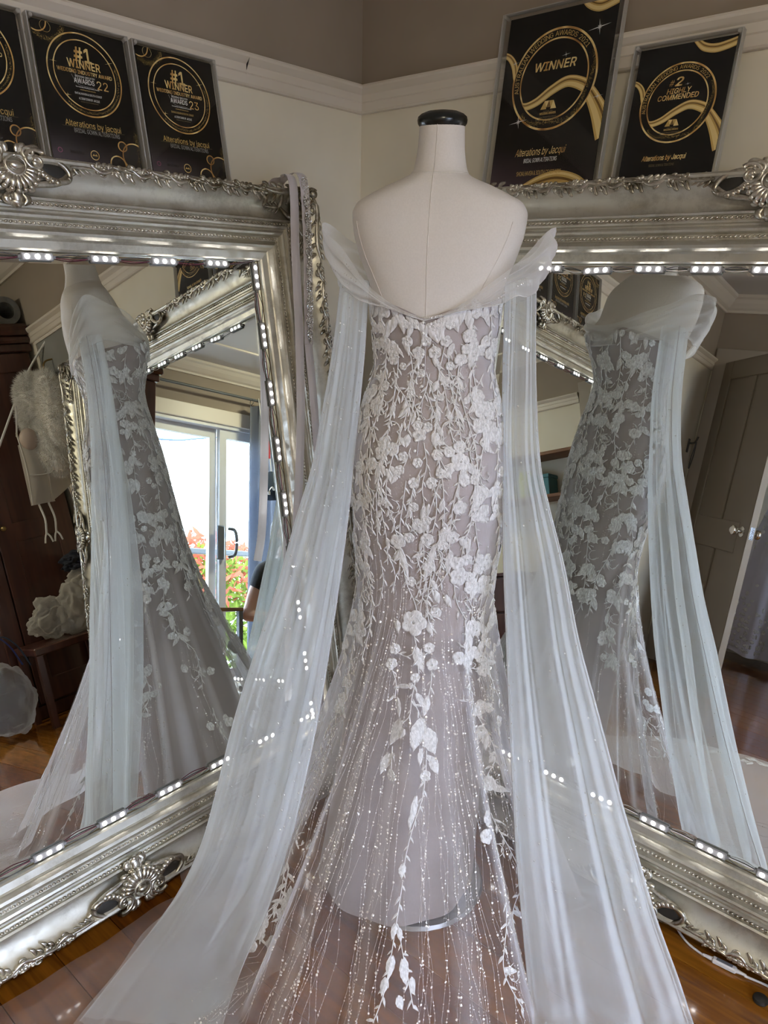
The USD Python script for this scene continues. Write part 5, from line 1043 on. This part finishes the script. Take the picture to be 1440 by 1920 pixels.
def leaf_mesh(L, w, veins=5):
    u = np.linspace(0, 1, 12); q = np.linspace(-1, 1, 7)
    ww = w / 2 * np.sin(PI * np.clip(u, 0.02, .985) ** .8) ** .75 * (1 + .08 * np.sin(u * 24))
    X = ww[:, None] * q[None]; Y = np.broadcast_to((u * L)[:, None], X.shape) - np.abs(q)[None] * L * .04
    Z = .0016 * (1 - np.abs(q)[None] ** 3) * np.ones_like(X) + .0008 * np.exp(-(q / .2) ** 2)[None] + .0004 * np.sin(u * veins * 6.3)[:, None] * np.abs(q)[None]
    Z[:, 0] = Z[:, -1] = 0
    g = grid_mesh(np.stack([X, Y, Z], -1)); return g.vertices, g.faces
def put(v, f, *a, **k): return trimesh.Trimesh(on_gown(v, *a, **k), f, process=False)
lrng = np.random.default_rng(12)
flowers, leaves, cords, sprigs = [], [], [], []
def add_flower(phi, z, R, seed=0): flowers.append(put(*flower_mesh(R, 5 + seed % 2, seed), phi, z, lrng.uniform(0, 6)))
def add_leaf(phi, z, L, w, rot): leaves.append(put(*leaf_mesh(L, w), phi, z, rot))
def sprig(phi, z, L, rot):
    v, f = leaf_mesh(L, L * .30, 2); v = v[:]; sprigs.append(put(v, f, phi, z, rot))
def cord(pts, r=.0011, leafy=True, seed=0, step=.016, LL=.014):
    p = bez(pts, 10); cords.append(tube(surf(p[:, 0], p[:, 1], .0018), r, 5))
    if not leafy: return
    P = surf(p[:, 0], p[:, 1]); d = np.r_[0, np.cumsum(np.linalg.norm(np.diff(P, axis=0), axis=1))]; g = np.random.default_rng(seed); k = 0
    for s in np.arange(step * .6, d[-1], step):
        i = min(int(np.searchsorted(d, s)), len(p) - 2); dp = (p[i + 1] - p[i]); gp = np.hypot(*surf(p[i, 0], p[i, 1])[:2]); a = math.atan2(dp[1], dp[0] * gp) - PI / 2
        k += 1; sprig(p[i, 0], p[i, 1], LL * g.uniform(.8, 1.35), a + (1 if k % 2 else -1) * g.uniform(.45, .85))
def gp_of(phi, z): return float(np.hypot(*surf(phi, z)[:2]))
for i, (a, z, r) in enumerate(LFL): add_flower(a, z, r * PXM * 1.12, i)
for a, z, a2, z2, w in LLF:
    dx, dy = (a2 - a) * gp_of(a, z), z2 - z; L = math.hypot(dx, dy)
    add_leaf(a, z, max(L, .02) * 1.1, w * PXM * .92, math.atan2(dy, dx) - PI / 2)
for i, v in enumerate(LVN):
    if len(v) > 1: cord(v, .0012, True, i)
# the edge of the bodice
for k in range(44):
    a = -PI + 2 * PI * k / 44 + .05; z = float(ztop(a)) - .014
    if k % 4 == 1: add_flower(a, z - .004, lrng.uniform(.010, .013), k)
    else: add_leaf(a, z + .004, lrng.uniform(.032, .046), lrng.uniform(.014, .020), PI + lrng.uniform(-.9, .9))
# garlands all the way round (the back keeps its own pattern and only gets the thin ones)
def garland(a0, z1, z0, seed, amp, big=True):
    g = np.random.default_rng(seed); n = max(5, int((z1 - z0) / .05)); zs_ = np.linspace(z1, z0, n); ph_ = a0 + amp * np.sin(np.linspace(0, (z1 - z0) * 17, n) + g.uniform(0, 6)) + g.normal(0, .02, n)
    cord(list(zip(ph_, zs_)), .0012, True, seed, .017, .015)
    for i in range(1, n - 1):
        if big and i % 3 != 2:
            for q in range(g.integers(3, 5)): add_flower(ph_[i] + g.normal(0, .10), zs_[i] + g.normal(0, .014), g.uniform(.009, .016), seed * 7 + i + q)
            add_leaf(ph_[i], zs_[i], g.uniform(.03, .05), g.uniform(.013, .02), PI + g.uniform(-1.2, 1.2)); add_leaf(ph_[i], zs_[i], g.uniform(.03, .05), g.uniform(.013, .02), PI + g.uniform(-1.2, 1.2))
        elif g.uniform() < .5: add_leaf(ph_[i], zs_[i], g.uniform(.022, .034), g.uniform(.010, .014), PI + g.uniform(-1.3, 1.3))
        if g.uniform() < .55:                         # curling tendril
            s_ = g.choice([-1, 1]); gpp = gp_of(ph_[i], zs_[i]); cx, cz, R = ph_[i] + s_ * .022 / gpp, zs_[i] - .012, .018
            t_ = np.linspace(0, 1, 9); cord([(cx + R * (1 - .65 * q) / gpp * math.cos(PI / 2 + s_ * 4.6 * q), cz + R * (1 - .65 * q) * math.sin(PI / 2 + s_ * 4.6 * q)) for q in t_], .0009, True, seed + i, .012, .010)
fr_angles = [-.62, -.28, .08, .42, .76, 1.10, 1.40, 1.72, 2.04, 2.38, 2.72, 3.06, 3.40, 3.74]
for i, a in enumerate(fr_angles): garland(a if a < PI else a - 2 * PI, float(ztop(a)) - .03, [.30, .55, .42, .62, .36, .58, .28][i % 7], 100 + i, .10)
for i, a in enumerate((-2.42, -2.15, -1.90, -1.22, -.98, -.74)): garland(a, 1.33, [.74, .92, .86][i % 3], 140 + i, .07, False)
for i, a in enumerate((-2.05, -1.75, -1.45, -1.15)): garland(a, 1.12 - .05 * i, .88, 160 + i, .05, False)
# drops and the border of the train
for i, a in enumerate((-2.10, -2.30, -.85, -.60, .3, 2.9, .9, 2.2)): garland(a, .34 if i < 4 else .30, .06, 180 + i, .05, i >= 4)
for i in range(30):
    a = -PI / 2 - .55 + 1.15 * i / 29; L_ = -.78 + lrng.uniform(-.04, .04)
    for q in range(2): add_flower(a + lrng.normal(0, .03), L_ + lrng.normal(0, .05), lrng.uniform(.018, .028), i * 3 + q)
    add_leaf(a, L_, lrng.uniform(.06, .09), .026, lrng.uniform(-2.2, 2.2))
for i, a in enumerate((-2.48, -2.38, -2.28, -2.20)):
    for q in range(3): add_flower(a + lrng.normal(0, .04), .15 - .05 * q + lrng.normal(0, .015), lrng.uniform(.014, .021), i * 5 + q)
    add_leaf(a, .12 - .03 * (i % 3), .055, .020, lrng.uniform(-2, 2)); cord([(a, .20), (a + .03, .14), (a - .02, .09), (a + .02, .04)], .0014, True, 300 + i, .020, .022)
def size_key(m): return -np.linalg.norm(m.extents)
flowers.sort(key=size_key); leaves.sort(key=size_key)
keepf = [m for m in flowers if 1]; keepl = leaves
for m in keepf[:300]: obj('lace_flower', m, lace_m, gown, smooth=True)
if keepf[300:]: obj('small_lace_flowers', keepf[300:], lace_m, gown, smooth=True, kind='stuff')
for m in keepl[:300]: obj('lace_leaf', m, lace_m, gown, smooth=True)
if keepl[300:]: obj('small_lace_leaves', keepl[300:], lace_m, gown, smooth=True, kind='stuff')
obj('lace_cord', cords, lace_thin, gown, smooth=True, kind='stuff')
obj('lace_sprigs', sprigs, lace_m, gown, smooth=True, kind='stuff')

# ---- strands of beads and sequins
def beads(P, N, s, seed):
    """faceted discs at P facing N"""
    r = np.random.default_rng(seed); n = len(P); N = N + r.normal(0, .38, N.shape); N /= np.linalg.norm(N, axis=1, keepdims=True)
    a = np.cross(N, r.normal(size=N.shape)); a /= np.linalg.norm(a, axis=1, keepdims=True); b = np.cross(N, a); s = np.broadcast_to(s, n)[:, None]
    V = np.stack([P + a * s, P + b * s, P - a * s, P - b * s, P + N * s * .35], 1).reshape(-1, 3); k = np.arange(n)[:, None] * 5
    return trimesh.Trimesh(V, np.vstack([k + [0, 1, 4], k + [1, 2, 4], k + [2, 3, 4], k + [3, 0, 4]]), process=False)
def strand(phi0, z1, z0, g, zig):
    n = max(4, int((z1 - z0) / .085)); zs_ = np.linspace(z1, z0, n); ph_ = phi0 + np.cumsum(np.where(np.arange(n) % 2, 1, -1) * g.uniform(.2, 1.0, n)) * zig + np.linspace(0, g.normal(0, .05), n)
    t_ = np.linspace(0, n - 1, n * 14); return np.interp(t_, np.arange(n), ph_), np.interp(t_, np.arange(n), zs_)
g = np.random.default_rng(55); BP, BS, TH = [], [], []
for k in range(150):
    a = -PI / 2 + (g.uniform(-1.15, 1.15) if k < 88 else g.uniform(-PI, PI)); z1 = g.uniform(.62, .95) if k % 3 else g.uniform(.35, .6); z0 = g.uniform(-.35, .02) if abs(a + PI / 2) < 1.3 else g.uniform(.0, .2)
    ph_, zs_ = strand(a, z1, z0, g, .062); P = surf(ph_, zs_, .0022); TH.append(tube(P[::3], (.00034), 3, caps=False))
    d = np.r_[0, np.cumsum(np.linalg.norm(np.diff(P, axis=0), axis=1))]; s_ = np.arange(0, d[-1], .0062); s_ = s_[g.uniform(size=len(s_)) < .62]
    BP.append(np.stack([np.interp(s_, d, P[:, i]) for i in range(3)], 1)); BS.append(np.where(g.uniform(size=len(s_)) < .20, .0028, .0014) * g.uniform(.8, 1.2, len(s_)))
for k in range(200):                                  # short rows between the lace of the bodice and hips
    a, z1 = g.uniform(-PI, PI), g.uniform(.85, 1.34); zs_ = z1 - np.arange(g.integers(4, 12)) * .0075; BP.append(surf(np.full(len(zs_), a), zs_, .0018)); BS.append(g.uniform(.0011, .0018, len(zs_)))
for k in range(40):                                   # rows on the shoulder drape
    i, j = g.integers(3, 20), g.integers(0, 220); q = [bandP[i, (j + m) % 220] for m in range(g.integers(3, 9))]; q = A(q); BP.append(q * (1 + .002 / np.linalg.norm(q[:, :2], axis=1, keepdims=True) * A([1, 1, 0]))); BS.append(np.full(len(q), .0015))
BP, BS = np.vstack(BP), np.concatenate(BS); nn = BP * A([1, 1, 0]); nn[:, 2] = .25 * np.linalg.norm(nn, axis=1)
obj('bead_strands', beads(BP, nn / np.linalg.norm(nn, axis=1, keepdims=True), BS, 5), seq_m, gown, kind='stuff')
obj('bead_threads', TH, thread_m, gown, smooth=True, kind='stuff')
